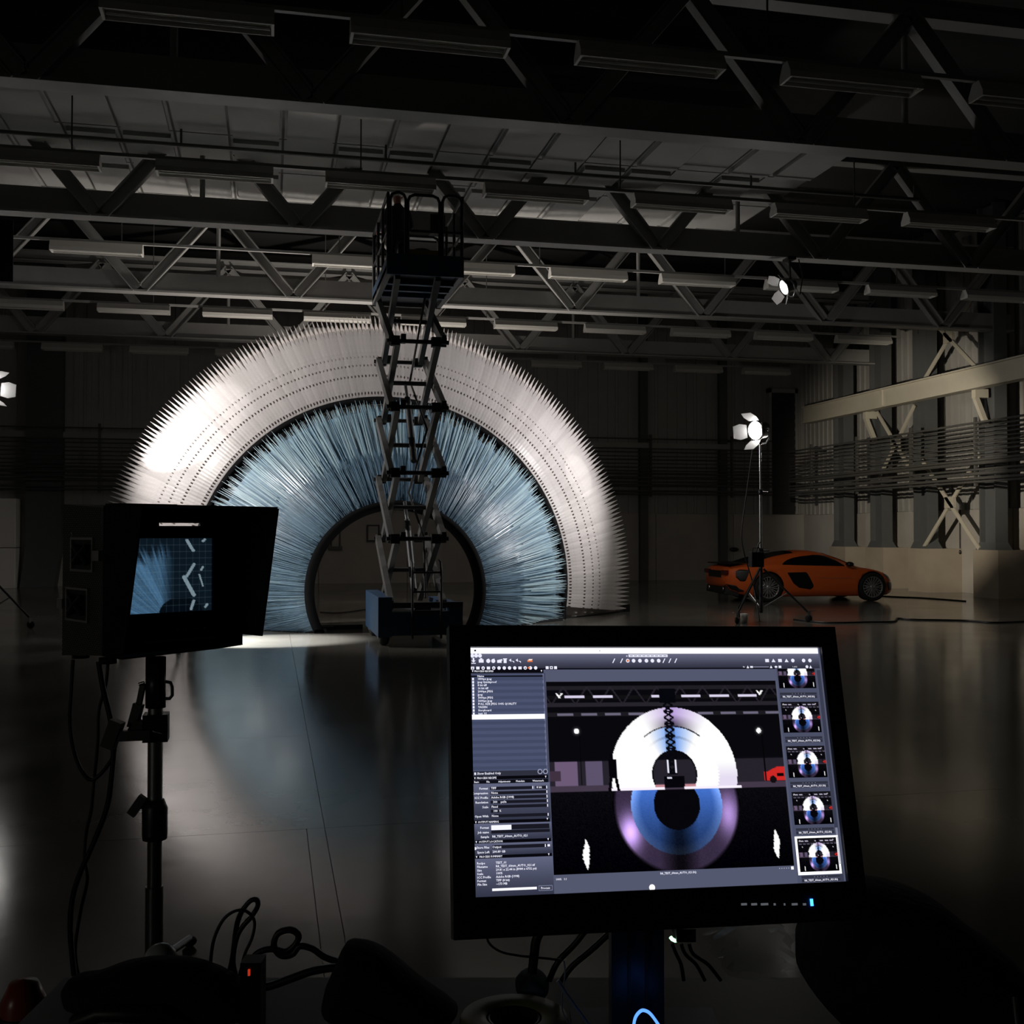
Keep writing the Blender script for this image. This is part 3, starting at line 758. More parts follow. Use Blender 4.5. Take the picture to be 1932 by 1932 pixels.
# ================================================================ film lamps
M['lens'] = material('burning_lens', (1, 1, 1), 0.3, emit=(1.0, 0.97, 0.93), estr=14)
M['lens_dim'] = material('dim_burning_lens', (1, 1, 1), 0.3, emit=(1.0, 0.97, 0.93), estr=2.5)
M['barn'] = material('barn_door_metal', (0.55, 0.55, 0.55), 0.45, metal=0.3)
def lamp_head(name, label, pos, aim, big=1.0, parent=None, leafopen=0.55, roll=0.0, dimlens=False):
    """A fresnel head whose local +X is the beam. Returns the thing (root at pos)."""
    if parent is None:
        t = thing(name, label, 'film lamp', pos)
    else:
        t = bpy.data.objects.new(name, None); col.objects.link(t); t.parent = parent; t.location = Vector(pos) - base_of(parent)
    d = Vector(aim).normalized()
    t.rotation_euler = (d.to_track_quat('X', 'Z').to_matrix() @ Matrix.Rotation(roll, 3, 'X')).to_euler()
    b = big
    MB().lathe([(0, -0.26 * b), (0.11 * b, -0.26 * b), (0.15 * b, -0.22 * b), (0.17 * b, -0.02 * b), (0.19 * b, 0.0), (0.19 * b, 0.05 * b), (0.175 * b, 0.05 * b)], (0, 0, 0), (1, 0, 0), 24).build('housing', M['darksteel'], t, local=True)
    MB().lathe([(0.175 * b, 0.035 * b), (0.12 * b, 0.055 * b), (0, 0.065 * b)], (0, 0, 0), (1, 0, 0), 24).build('lens', M['lens_dim'] if dimlens else M['lens'], t, local=True)
    for k in range(4):
        a = k * PI / 2
        c, s = math.cos(a), math.sin(a)
        out = leafopen
        def P(rr, tt, xx): return Vector((xx, rr * c - tt * s, rr * s + tt * c))
        h0, h1 = 0.12 * b, 0.15 * b
        L_ = 0.26 * b
        r0, x0 = 0.19 * b, 0.055 * b
        r1, x1 = r0 + L_ * math.sin(out), x0 + L_ * math.cos(out)
        n = (P(r1, 0, x1) - P(r0, 0, x0)).cross(Vector((0, -s, c))).normalized() * 0.006
        MB().prism([P(r0, -h0, x0), P(r0, h0, x0), P(r0 * .5 + r1 * .5, h1, x0 * .5 + x1 * .5), P(r1, h1 * .75, x1), P(r1, -h1 * .75, x1), P(r0 * .5 + r1 * .5, -h1, x0 * .5 + x1 * .5)], n).build('barn_door', M['barn'], t, local=True)
    m = MB().tube([(-0.08 * b, 0.21 * b, 0.02), (-0.08 * b, 0.21 * b, -0.16 * b), (-0.08 * b, 0.12 * b, -0.25 * b), (-0.08 * b, -0.12 * b, -0.25 * b), (-0.08 * b, -0.21 * b, -0.16 * b), (-0.08 * b, -0.21 * b, 0.02)], 0.014, 6)
    m.rod((-0.08 * b, 0.17 * b, 0), (-0.08 * b, 0.23 * b, 0), 0.03).rod((-0.08 * b, -0.17 * b, 0), (-0.08 * b, -0.23 * b, 0), 0.03)
    m.build('yoke', M['steel'], t, local=True)
    return t

def wheel_stand(label, x, y, top, legang, spread=1.0):
    t = thing('light_stand', label, 'light stand', (x, y, 0))
    hb_ = min(1.35, top)
    MB().rod((x, y, 0.16), (x, y, hb_), 0.034, 12).build('base_tube', M['darksteel'], t)
    cl_ = [(hb_ - 0.03, 0.05)]
    if top > 2:
        MB().rod((x, y, 1.2), (x, y, 2.45), 0.026, 12).build('lower_riser', M['chrome'], t)
        MB().rod((x, y, 2.3), (x, y, top), 0.019, 12).build('upper_riser', M['chrome'], t)
        cl_.append((2.42, 0.042))
    for z, r in cl_:
        c = MB().lathe([(0, 0), (r, 0), (r, 0.1), (0, 0.1)], (x, y, z - 0.05), (0, 0, 1), 12).build('collar', M['darksteel'], t)
        MB().rod((x + r, y, z), (x + r + 0.09, y, z), 0.014).rod((x + r + 0.09, y - 0.05, z), (x + r + 0.09, y + 0.05, z), 0.012).build('tee_handle', M['black'], c)
    for k in range(3):
        a = legang + k * 2 * PI / 3; d = Vector((math.cos(a), math.sin(a), 0)); c = Vector((x, y, 0))
        lg = MB().rod(c + d * 0.05 + Vector((0, 0, 0.98)), c + d * spread + Vector((0, 0, 0.17)), 0.02, 8).build('leg', M['darksteel'], t)
        MB().rod(c + d * 0.04 + Vector((0, 0, 0.26)), c + d * spread * 0.55 + Vector((0, 0, 0.53)), 0.012, 6).build('leg_brace', M['steel'], t)
        p = c + d * spread; s_ = Vector((-d.y, d.x, 0))
        m = MB().bar(p + Vector((0, 0, 0.20)), p + Vector((0, 0, 0.10)), 0.05, 0.05).bar(p - d * 0.02 + Vector((0, 0, .2)), p + d * 0.14 + Vector((0, 0, .215)), 0.03, 0.008)
        m.build('caster_fork', M['chrome'], lg)
        MB().lathe([(0, -0.02), (0.055, -0.02), (0.068, -0.01), (0.068, 0.01), (0.055, 0.02), (0, 0.02)], p + Vector((0, 0, 0.068)), s_, 16).build('caster_wheel', M['rubber'], lg)
    m = MB().box(x - 0.02, x + 0.02, y - 0.02, y + 0.02, top - 0.02, top + 0.02); m.build('spigot', M['chrome'], t)
    return t
wheel_stand('tall wheeled light stand in front of the orange car', 8.98, 18.92, 3.34, R(95), 0.86)
lamp_head('film_lamp', 'bright film lamp on the tall wheeled stand in front of the orange car', RLAMP, (-0.90, -0.42, -0.12), 1.0, leafopen=0.62)
wheel_stand('tall wheeled light stand at the far left edge of the frame', -4.90, 20.5, 3.95, R(-20), 0.9)
lamp_head('film_lamp', 'bright film lamp cut by the left edge of the frame', LLAMP, (0.86, -0.48, -0.08), 0.95, leafopen=0.5)
hl = lamp_head('film_lamp', 'film lamp with lit barn doors hanging from the roof truss at upper right', HLAMP, (-0.92, -0.02, -0.38), 0.80, leafopen=0.9, roll=R(35), dimlens=True)
wheel_stand('short wheeled light stand hidden behind the field monitor', -1.60, 16.9, 1.28, R(60), 0.6)
lamp_head('film_lamp', 'small film lamp aimed at the floor, hidden behind the field monitor', (-1.58, 16.9, 1.52), (0.60, 0.08, -0.80), 0.62, leafopen=0.5, dimlens=True)
ck = thing('lamp_hanger', 'black clamp and drop arm holding the hanging film lamp to the truss', 'clamp', (HLAMP.x, 18.85, 6.83))
MB().rod((HLAMP.x + 0.1, HLAMP.y, 6.45), (HLAMP.x + 0.1, 18.78, 6.86), 0.022).build('drop_arm', M['black'], ck)
MB().box(HLAMP.x + 0.02, HLAMP.x + 0.18, 18.66, 18.9, 6.79, 6.85).build('clamp_jaw', M['black'], ck)
MB().tube([(HLAMP.x + 0.2, HLAMP.y, 6.3), (HLAMP.x + 0.3, HLAMP.y, 6.15), (HLAMP.x + 0.36, HLAMP.y, 6.5), (HLAMP.x + 0.3, 18.8, 6.84)], 0.012, 6).build('safety_cable', M['black'], ck)
# ballast and bag on the right stand
bl = thing('lamp_ballast', 'black lamp ballast box hanging on the wheeled stand by the car', 'ballast', (8.83, 18.82, 1.05))
MB().box(8.70, 8.94, 18.70, 18.86, 1.02, 1.30).build('case', M['black'], bl)
MB().tube([(8.74, 18.78, 1.30), (8.76, 18.78, 1.38), (8.88, 18.78, 1.38), (8.90, 18.78, 1.30)], 0.012, 6).build('handle', M['black'], bl)
MB().tube([(8.82, 18.78, 1.30), (8.9, 18.86, 1.45), (8.97, 18.9, 1.48)], 0.012, 6).build('strap', M['black'], bl)
def cable(label, pts, r=0.012, mt=None, name='cable', n=6, sub=6):
    pts = [Vector(p) for p in pts]; out = []
    for i in range(len(pts) - 1):
        p0 = pts[max(i - 1, 0)]; p1 = pts[i]; p2 = pts[i + 1]; p3 = pts[min(i + 2, len(pts) - 1)]
        for k in range(sub):
            t = k / sub
            out.append(0.5 * ((2 * p1) + (p2 - p0) * t + (2 * p0 - 5 * p1 + 4 * p2 - p3) * t * t + (3 * p1 - p0 - 3 * p2 + p3) * t ** 3))
    out.append(pts[-1])
    return tag(MB().tube(out, r, n).build(name, mt or M['black'], None), label, 'cable')
def FL(px, py, r=0.012):
    z = HC * F / (py - 1006.0); p = W(px, py, z); return (p.x, p.y, r)
cable('black power cable trailing down the lamp stand beside the car', [(8.86, 18.95, 3.4), (8.75, 18.97, 2.6), (8.62, 18.97, 1.7), (8.66, 18.97, 1.3), (8.84, 18.97, 0.7), (8.80, 18.6, 0.02)], 0.012)
cable('dark cable lying on the floor to the right of the lamp stand', [FL(1498, 1170), FL(1560, 1176), FL(1640, 1175), FL(1686, 1174), FL(1694, 1168), FL(1720, 1170), FL(1820, 1172), FL(1880, 1176), FL(1960, 1172)], 0.02)
cable('dark cable lying on the floor ahead of the car nose', [FL(1640, 1124), FL(1690, 1127), FL(1740, 1129), FL(1822, 1135)], 0.02)
cable('thin black cable on the floor behind the arch opening', [FL(604, 1156), FL(640, 1157), FL(690, 1151), FL(720, 1146)], 0.012)
tag(MB().lathe([(0, 0), (0.06, 0), (0.075, 0.17), (0, 0.17)], FL(1404, 1175, 0), (0, 0, 1), 14).build('paper_cup', M['white'], None), 'small white cup on the floor between the lamp stand wheels', 'cup')

# ================================================================ the orange car
M['orange'] = material('orange_car_paint', (0.86, 0.15, 0.028), 0.28, spec=0.6)
M['glass'] = material('dark_car_glass', (0.006, 0.006, 0.007), 0.06, spec=0.7)
M['gloss'] = material('gloss_black_trim', (0.008, 0.008, 0.009), 0.22)
M['alloy'] = material('grey_alloy', (0.42, 0.42, 0.43), 0.35, metal=0.6)
M['lampred'] = material('dark_red_tail_lamp', (0.12, 0.008, 0.008), 0.15)
M['headl'] = material('clear_head_lamp', (0.10, 0.10, 0.11), 0.08)
cz, cx = 26.6, (1340 + 1678) / 2
pc = W(cx, 1133, HC * F / 127.0)
CAR = thing('sports_car', 'orange two-seat sports coupe with black side blades parked by the right wall', 'car', (pc.x - 1.98, pc.y + 0.55, 0), R(-3.5))
TOPX = [0, .08, .2, .65, 1.16, 1.6, 2.03, 2.29, 2.59, 2.92, 3.31, 3.56, 3.95, 4.2, 4.34, 4.43]
TOPZ = [.62, .84, .87, .915, 1.10, 1.19, 1.235, 1.232, 1.18, 1.05, .845, .80, .725, .625, .53, .40]
HWX = [0, .08, .3, .6, 1.0, 1.5, 2.2, 3.0, 3.66, 4.0, 4.2, 4.34, 4.43]
HW = [.70, .80, .90, .955, .97, .95, .93, .94, .965, .90, .78, .58, .30]
BOTX = [0, .1, .35, .6, .8, 3.9, 4.1, 4.3, 4.43]
BOTZ = [.42, .28, .18, .14, .12, .12, .13, .16, .27]
SHX = [0, .1, .6, 1.0, 1.4, 2.9, 3.3, 3.66, 4.0, 4.2, 4.34, 4.43]
SHZ = [.58, .80, .86, .89, .88, .84, .80, .775, .68, .58, .48, .38]
RFX = [.5, .9, 1.3, 2.0, 2.6, 3.0, 3.35]
RFY = [.72, .66, .60, .56, .58, .66, .74]
def ip(x, X, Y): return float(np.interp(x, X, Y))
def sm(x, X, Y):                       # interpolation, lightly smoothed
    return sum(ip(x + d, X, Y) * k for d, k in ((-.09, .2), (-.04, .2), (0, .2), (.04, .2), (.09, .2))) if .12 < x < 4.3 else ip(x, X, Y)
def section(x):
    hw, zb, zt, zs = sm(x, HWX, HW), ip(x, BOTX, BOTZ), sm(x, TOPX, TOPZ), sm(x, SHX, SHZ)
    zs = min(zs, zt - 0.015); h = zs - zb
    yr = ip(x, RFX, RFY) * hw / 0.95
    if x < .5 or x > 3.35: yr = .74 * hw
    up = zt - zs
    gh = min(1, max(0, (up - .03) / .12))
    ys5 = hw * .90 * (1 - gh) + (hw * .88) * gh; ys6 = hw * .80 * (1 - gh) + (yr * .55 + hw * .88 * .45) * gh
    return [(0, zb), (hw * .80, zb), (hw * .93, zb + .03 * min(1, h / .3)), (hw * .975, zb + .22 * h), (hw * 1.0, zb + .45 * h), (hw * .995, zb + .66 * h), (hw * .975, zb + .88 * h),
            (hw * .945, zs), (ys5, zs + .10 * up + .004), (ys6, zs + .55 * up), (yr, zs + .86 * up), (yr * .7, zt - .02 * min(1, up / .1) * .7), (yr * .35, zt - .004), (0, zt)]
NX = 90
st = [0.0] + [4.43 * (i / NX) for i in range(1, NX)] + [4.43]
vs, fs = [], []
for x in st:
    s = section(x)
    ring = [(x, -y, z) for y, z in s] + [(x, y, z) for y, z in s[-2:0:-1]]
    vs += ring
K = 26
for i in range(len(st) - 1):
    for k in range(K): fs.append((i * K + k, i * K + (k + 1) % K, (i + 1) * K + (k + 1) % K, (i + 1) * K + k))
fs.append(tuple(range(K - 1, -1, -1))); fs.append(tuple((len(st) - 1) * K + k for k in range(K)))
me = MB().add(vs, fs, True).mesh('body')
bm = bmesh.new(); bm.from_mesh(me); bmesh.ops.recalc_face_normals(bm, faces=bm.faces); bm.to_mesh(me); bm.free()
bo = bpy.data.objects.new('body_rig', me); col.objects.link(bo)
WC = ((1.0, .355), (3.66, .350))
cut = MB()
for wx, wr_ in WC:
    for s in (-1, 1): cut.lathe([(0, 0), (wr_ + .03, 0), (wr_ + .03, .42), (0, .42)], (wx, s * .62 - (.0 if s > 0 else .42) , wr_ - 0.005), (0, 1, 0), 40)
cme = cut.mesh('cut')
bm = bmesh.new(); bm.from_mesh(cme); bmesh.ops.remove_doubles(bm, verts=bm.verts, dist=1e-5); bmesh.ops.recalc_face_normals(bm, faces=bm.faces); bm.to_mesh(cme); bm.free()
co = bpy.data.objects.new('cut_rig', cme); col.objects.link(co)
bmod = bo.modifiers.new('arch', 'BOOLEAN'); bmod.object = co; bmod.operation = 'DIFFERENCE'; bmod.solver = 'EXACT'
out = bpy.data.meshes.new_from_object(bo.evaluated_get(bpy.context.evaluated_depsgraph_get()))
bpy.data.objects.remove(bo); bpy.data.objects.remove(co)
out.materials.clear(); out.materials.append(M['orange']); out.materials.append(M['black'])
for p in out.polygons:
    c = p.center
    inw = any(math.hypot(c.x - wx, c.z - wr_ + .005) < wr_ + .029 for wx, wr_ in WC)
    p.material_index = 1 if inw else 0
    p.use_smooth = not inw
body = link('body', out, CAR)
def side_y(x, z):
    s = section(x)
    for (y0, z0), (y1, z1) in zip(s[1:], s[2:]):
        if z0 <= z <= z1 and z1 > z0: return y0 + (y1 - y0) * (z - z0) / (z1 - z0)
    return s[-4][0]
def patch(name, top, bot, mt, lift_=0.006, nx=18, nz=7, both=True, thick=0.02, parent=None):
    """Panel that follows the body side between two height curves."""
    X0 = max(top[0][0], bot[0][0]); X1 = min(top[-1][0], bot[-1][0])
    for s in ((-1, 1) if both else (-1,)):
        m = MB(); vs = []; fs = []
        for i in range(nx + 1):
            x = X0 + (X1 - X0) * i / nx
            zt = ip(x, [p[0] for p in top], [p[1] for p in top]); zb = ip(x, [p[0] for p in bot], [p[1] for p in bot])
            for k in range(nz + 1):
                z = zb + (zt - zb) * k / nz; y = side_y(x, z)
                vs.append((x, s * (y + lift_), z))
            for k in range(nz + 1):
                z = zb + (zt - zb) * k / nz; y = side_y(x, z)
                vs.append((x, s * (y - thick), z))
        q = 2 * (nz + 1)
        for i in range(nx):
            for k in range(nz):
                fs.append((i * q + k, i * q + k + 1, (i + 1) * q + k + 1, (i + 1) * q + k))
            fs.append((i * q, (i + 1) * q, (i + 1) * q + nz + 1, i * q + nz + 1))
            fs.append((i * q + nz, i * q + 2 * nz + 1, (i + 1) * q + 2 * nz + 1, (i + 1) * q + nz))
        m.add(vs, fs, True).build(name, mt, parent or CAR, local=True)
patch('side_window', [(1.38, .905), (1.52, .995), (1.70, 1.05), (1.9, 1.085), (2.29, 1.125), (2.54, 1.112), (2.80, 1.01), (2.99, .865)], [(1.38, .893), (1.9, .875), (2.5, .862), (2.99, .850)], M['glass'])
patch('side_blade', [(1.48, .705), (1.97, .715), (2.06, .56), (2.14, .40)], [(1.48, .69), (1.62, .45), (1.775, .34), (2.08, .295), (2.14, .36)], M['gloss'])
patch('rear_side_vent', [(.21, .74), (.30, .785), (.52, .775)], [(.21, .60), (.30, .505), (.42, .50), (.52, .72)], M['black'], nx=10)
patch('rear_bumper_insert', [(.02, .43), (.22, .40), (.28, .33), (.40, .28)], [(.02, .38), (.1, .29), (.28, .24), (.40, .25)], M['black'], nx=10)
patch('head_lamp', [(3.98, .66), (4.12, .62), (4.26, .53)], [(3.98, .625), (4.12, .54), (4.26, .485)], M['headl'], nx=8)
patch('front_intake', [(4.08, .46), (4.2, .455), (4.36, .42)], [(4.08, .40), (4.15, .26), (4.36, .25)], M['black'], nx=8)
patch('door_handle_line', [(2.30, .575), (3.14, .56)], [(2.30, .568), (3.14, .553)], M['alloy'], nx=12, nz=2)
# top panels: engine cover / rear glass, windscreen
def toppatch(name, xa, xb, f, mt, lift_=0.008, n=14):
    m = MB(); vs = []; fs = []; C = 8
    for i in range(n + 1):
        x = xa + (xb - xa) * i / n; s = section(x)[10:]
        pts = [(-y * f if k == 0 else -y * f, z) for k, (y, z) in enumerate(s)]
        line = pts + [(-y, z) for y, z in pts[-2::-1]]
        vs += [(x, y, z + lift_) for y, z in line]; C = len(line)
    for i in range(n):
        for k in range(C - 1): fs.append((i * C + k, i * C + k + 1, (i + 1) * C + k + 1, (i + 1) * C + k))
    m.add(vs, fs, True); return m.build(name, mt, CAR, local=True)
toppatch('engine_cover_glass', .62, 1.78, 1.0, M['glass'], 0.012)
toppatch('windscreen', 2.62, 3.30, 1.03, M['glass'])
m = MB()
m.hexa([(.08, -.80, .90), (.52, -.72, .925), (.52, .72, .925), (.08, .80, .90), (.08, -.80, .925), (.52, -.72, .945), (.52, .72, .945), (.08, .80, .925)])
m.build('rear_wing', M['gloss'], CAR, local=True)
for s in (-1, 1):
    MB().bar((.28, s * .45, .84), (.30, s * .45, .92), .03, .12).build('wing_strut', M['gloss'], CAR, local=True)
    mr = MB().ball((3.04, s * 1.0, .90), .10, .10, .062, 12, 8).build('door_mirror', M['gloss'], CAR, local=True)
    MB().bar((3.05, s * .86, .855), (3.05, s * .96, .875), .06, .03).build('mirror_arm', M['gloss'], mr, local=True)
    MB().box(-.005, .05, s * .62 - .17, s * .62 + .17, .66, .76).build('tail_lamp', M['lampred'], CAR, local=True)
    MB().lathe([(.035, 0), (.05, 0), (.05, .10), (.035, .10)], (-.0, s * .5, .30), (1, 0, 0), 16).build('exhaust_tip', M['chrome'], CAR, local=True)
MB().box(-.012, .04, -.44, .44, .58, .74).build('rear_grille', M['black'], CAR, local=True)
MB().hexa([(.0, -.66, .2), (.3, -.8, .14), (.3, .8, .14), (.0, .66, .2), (.02, -.66, .36), (.3, -.8, .36), (.3, .8, .36), (.02, .66, .36)]).build('diffuser', M['black'], CAR, local=True)
for wx, wr_ in WC:
    for s in (-1, 1):
        w_ = bpy.data.objects.new('wheel', None); col.objects.link(w_); w_.parent = CAR; w_.location = (wx, s * .955, wr_ - .005); w_.rotation_euler = (0, 0, 0 if s < 0 else PI)
        r_ = wr_ - .005
        MB().lathe([(r_ - .09, .0), (r_ - .03, -.008), (r_, .02), (r_, .26), (r_ - .03, .285), (r_ - .09, .28), (r_ - .09, 0)], (0, 0, 0), (0, 1, 0), 36).build('tyre', M['rubber'], w_, local=True)
        rm = MB().lathe([(r_ - .085, .005), (r_ - .105, .0), (r_ - .115, .03), (r_ - .115, .25)], (0, 0, 0), (0, 1, 0), 36)
        for k in range(10):
            a = 2 * PI * k / 10
            e = r_ - .105
            for q in (-.16, .16):
                rm.bar((math.cos(a) * .05, .03, math.sin(a) * .05), (math.cos(a + q) * e, .012, math.sin(a + q) * e), .022, .03, (0, 1, 0))
        rm.lathe([(0, .005), (.05, .005), (.065, .02), (.065, .06)], (0, 0, 0), (0, 1, 0), 18)
        rm.build('rim', M['alloy'], w_, local=True)
        MB().lathe([(0, .10), (.17, .10), (.17, .13), (0, .13)], (0, 0, 0), (0, 1, 0), 24).build('brake_disc', M['steel'], w_, local=True)

# ================================================================ field monitor on its stand (left)
M['caseperf'] = material('perforated_case_metal', (0.11, 0.11, 0.10), 0.55, metal=0.2)
nt = M['caseperf'].node_tree; n_ = nt.nodes
tcn = n_.new('ShaderNodeTexCoord')
def wave_(v):
    d = n_.new('ShaderNodeVectorMath'); d.operation = 'DOT_PRODUCT'; d.inputs[1].default_value = v
    nt.links.new(tcn.outputs['Object'], d.inputs[0])
    q = n_.new('ShaderNodeMath'); q.operation = 'SINE'; nt.links.new(d.outputs['Value'], q.inputs[0]); return q
FY = R(44)
_n = Vector((math.cos(YAW), -math.sin(YAW), 0)) * math.sin(FY) - Vector((math.sin(YAW), math.cos(YAW), 0)) * math.cos(FY)
wa_, wb_ = wave_(_n * 430), wave_(Vector((0, 0, 430)))
rp = n_.new('ShaderNodeMath'); rp.operation = 'MULTIPLY'
nt.links.new(wa_.outputs[0], rp.inputs[0]); nt.links.new(wb_.outputs[0], rp.inputs[1])
mx = n_.new('ShaderNodeMix'); mx.data_type = 'RGBA'; mx.inputs[6].default_value = (0.03, 0.03, 0.028, 1); mx.inputs[7].default_value = (0.42, 0.42, 0.38, 1)
nt.links.new(rp.outputs[0], mx.inputs[0]); nt.links.new(mx.outputs[2], n_['Principled BSDF'].inputs['Base Color'])
M['screenoff'] = material('screen_bezel_blue_black', (0.004, 0.005, 0.009), 0.25)
M['picture'] = emission_attr('lit_picture', 1.0)

def picture_mesh(name, nx, ny, place, fn):
    """Grid of nx x ny cells; place(a, b) -> point, fn(A, B) -> display rgb; colours kept in the attribute 'picture'."""
    a = np.linspace(0, 1, nx + 1); b = np.linspace(0, 1, ny + 1)
    A, B = np.meshgrid(a, b)
    rgb = np.clip(fn(A, B), 0, 1)
    rgb = lin(rgb)
    vs = [place(x, y) for y in b for x in a]
    N = nx + 1
    fs = [(j * N + i, (j + 1) * N + i, (j + 1) * N + i + 1, j * N + i + 1) for j in range(ny) for i in range(nx)]
    me = bpy.data.meshes.new(name); me.from_pydata([tuple(v) for v in vs], [], fs)
    at = me.attributes.new('picture', 'FLOAT_COLOR', 'POINT')
    c4 = np.ones(((nx + 1) * (ny + 1), 4), np.float32); c4[:, :3] = rgb.reshape(-1, 3)
    at.data.foreach_set('color', c4.ravel())
    me.update(); me.materials.append(M['picture'])
    return me

FY = R(44)                                 # the monitor faces right of the viewer
camR = Vector((math.cos(YAW), -math.sin(YAW), 0)); camF = Vector((math.sin(YAW), math.cos(YAW), 0))
fu = camR * math.cos(FY) + camF * math.sin(FY)         # along the face, to the right
fn_ = camR * math.sin(FY) - camF * math.cos(FY)        # out of the face
FO = W(194, 1098, 3.70); FO.z = 0                      # front left edge of the case, on the floor plan
FW, ZB, ZT = 0.535, 1.232, 1.738
G0, G1 = 1.676, 1.690                      # open slot between the case body and its lid
def fp(u, n, z): return FO + fu * u + fn_ * n + Vector((0, 0, z))
mon = thing('field_monitor', 'boxy field monitor with black sun hood on a pole stand at left', 'monitor', fp(FW / 2, -0.17, ZB))
D = 0.345
def deep(u0, u1, z0, z1, e0=0.0, e1=0.0): return [fp(u0, -D, z0 - e0), fp(u0, -0.02, z0), fp(u1, -0.02, z0), fp(u1, -D, z0 - e0), fp(u0, -D, z1 + e1), fp(u0, -0.02, z1), fp(u1, -0.02, z1), fp(u1, -D, z1 + e1)]
MB().hexa(deep(0, FW, ZB, G0, .025, 0)).hexa(deep(0, .19, G0, G1)).hexa(deep(0, FW, G1, ZT, 0, .018)).build('case', M['caseperf'], mon)
# black front edge around the screen
m = MB()
def slab(u0, u1, n0, n1, z0, z1): return [fp(u0, n1, z0), fp(u1, n1, z0), fp(u1, n0, z0), fp(u0, n0, z0), fp(u0, n1, z1), fp(u1, n1, z1), fp(u1, n0, z1), fp(u0, n0, z1)]
SU0, SU1, SZ0, SZ1 = 0.06, 0.412, 1.368, 1.632
for u0, u1, z0, z1 in ((0, SU0, ZB, G0), (SU1, FW, ZB, G0), (SU0, SU1, ZB, SZ0), (SU0, SU1, SZ1, G0), (0, .202, G0, G1), (.370, FW, G0, G1), (0, FW, G1, ZT)):
    m.hexa(slab(u0, u1, -0.02, 0.0, z0, z1))
m.build('front_bezel', M['screenoff'], mon)
scr = MB().hexa(slab(SU0, SU1, -0.02, -0.012, SZ0, SZ1)).build('screen', M['screenoff'], mon)
def fieldpic(A, B):
    g = np.random.default_rng(3)
    rgb = np.zeros(A.shape + (3,)); rgb[:] = (0.045, 0.085, 0.12)
    ang = np.arctan2(B - 1.25, A - 0.62); rad = np.hypot(A - 0.62, B - 1.25)
    t1 = g.random(420); t2 = g.random(97)
    fi = (ang + 4.0) * 60; f0 = np.floor(fi).astype(int) % 420; fr = fi - np.floor(fi)
    fib = t1[f0] * (1 - fr) + t1[(f0 + 1) % 420] * fr
    no = g.random(A.shape); tip = 0.30 * t2[f0 % 97]
    mask = np.clip((0.58 - A) / 0.14, 0, 1) * np.clip((B - 0.02 - 0.38 * np.abs(A - 0.42) - tip * .6) / 0.16, 0, 1)
    k = mask * (0.42 + 0.42 * fib + 0.16 * no)
    rgb += k[..., None] * np.array((0.26, 0.38, 0.48))
    low = (np.hypot((A - 0.66) / 0.24, (B - 1.02) / 0.22) < 1)
    rgb[low] = (0.02, 0.045, 0.07)
    def stroke(a0, b0, a1, b1, w, c):
        d = np.hypot(a1 - a0, b1 - b0); t = np.clip(((A - a0) * (a1 - a0) + (B - b0) * (b1 - b0)) / d ** 2, 0, 1)
        q = np.hypot(A - a0 - t * (a1 - a0), B - b0 - t * (b1 - b0)) < w
        rgb[q] = np.array(c)
    for s in ((.72, .03, .79, .17, .018), (.80, .36, .72, .52, .017), (.69, .53, .80, .78, .022), (.86, .50, .90, .66, .009), (.88, .44, .90, .40, .012), (.80, .86, .77, .97, .016), (.90, .04, .92, .02, .015), (.93, .95, .95, .92, .015)):
        stroke(*s, (0.46, 0.53, 0.57))
    for k in range(1, 14):
        q = np.abs(A - k / 14) < 0.0035; rgb[q] = rgb[q] * 0.75 + np.array((0.07, 0.09, 0.10))
    for k in range(1, 11):
        q = np.abs(B - k / 11) < 0.005; rgb[q] = rgb[q] * 0.8 + np.array((0.08, 0.10, 0.11))
    return rgb
me = picture_mesh('lit_image', 150, 110, lambda a, b: fp(SU0 + (SU1 - SU0) * a, -0.010, SZ1 + (SZ0 - SZ1) * b) - base_of(scr), fieldpic)
link('lit_image', me, scr)
# hood: left and right wings, top and bottom sheets
def sheet(a, b, c, d, t): return MB().prism([a, b, c, d], t)
hd = bpy.data.objects.new('sun_hood', None); col.objects.link(hd); hd.parent = mon
sheet(fp(0, 0, ZB), fp(0, .164, ZB + .02), fp(0, .295, ZT), fp(0, 0, ZT), fu * 0.006).build('hood_wing', M['blackmatt'], hd)
sheet(fp(FW, 0, ZB + .04), fp(FW, .133, ZB + .042), fp(FW, .24, ZT), fp(FW, 0, ZT), fu * 0.006).build('hood_wing', M['blackmatt'], hd)
sheet(fp(0, 0, ZT), fp(0, .295, ZT), fp(FW, .24, ZT), fp(FW, 0, ZT), Vector((0, 0, .006))).build('hood_top', M['blackmatt'], hd)
sheet(fp(0, 0, ZB), fp(0, .15, ZB), fp(FW * .75, .06, ZB), fp(FW, 0, ZB), Vector((0, 0, .006))).build('hood_floor', M['blackmatt'], hd)
for k in range(4):
    MB().hexa(slab(.27 + k * .035, .277 + k * .035, 0, .002, 1.303, 1.308)).build('button', M['steel'], mon)
MB().hexa(slab(.15, .42, 0, .003, 1.265, 1.271)).build('trim_strip', M['steel'], mon)
MB().hexa(slab(.05, .28, -.10, -.02, ZT, ZT + .016)).build('top_pad', M['black'], mon)
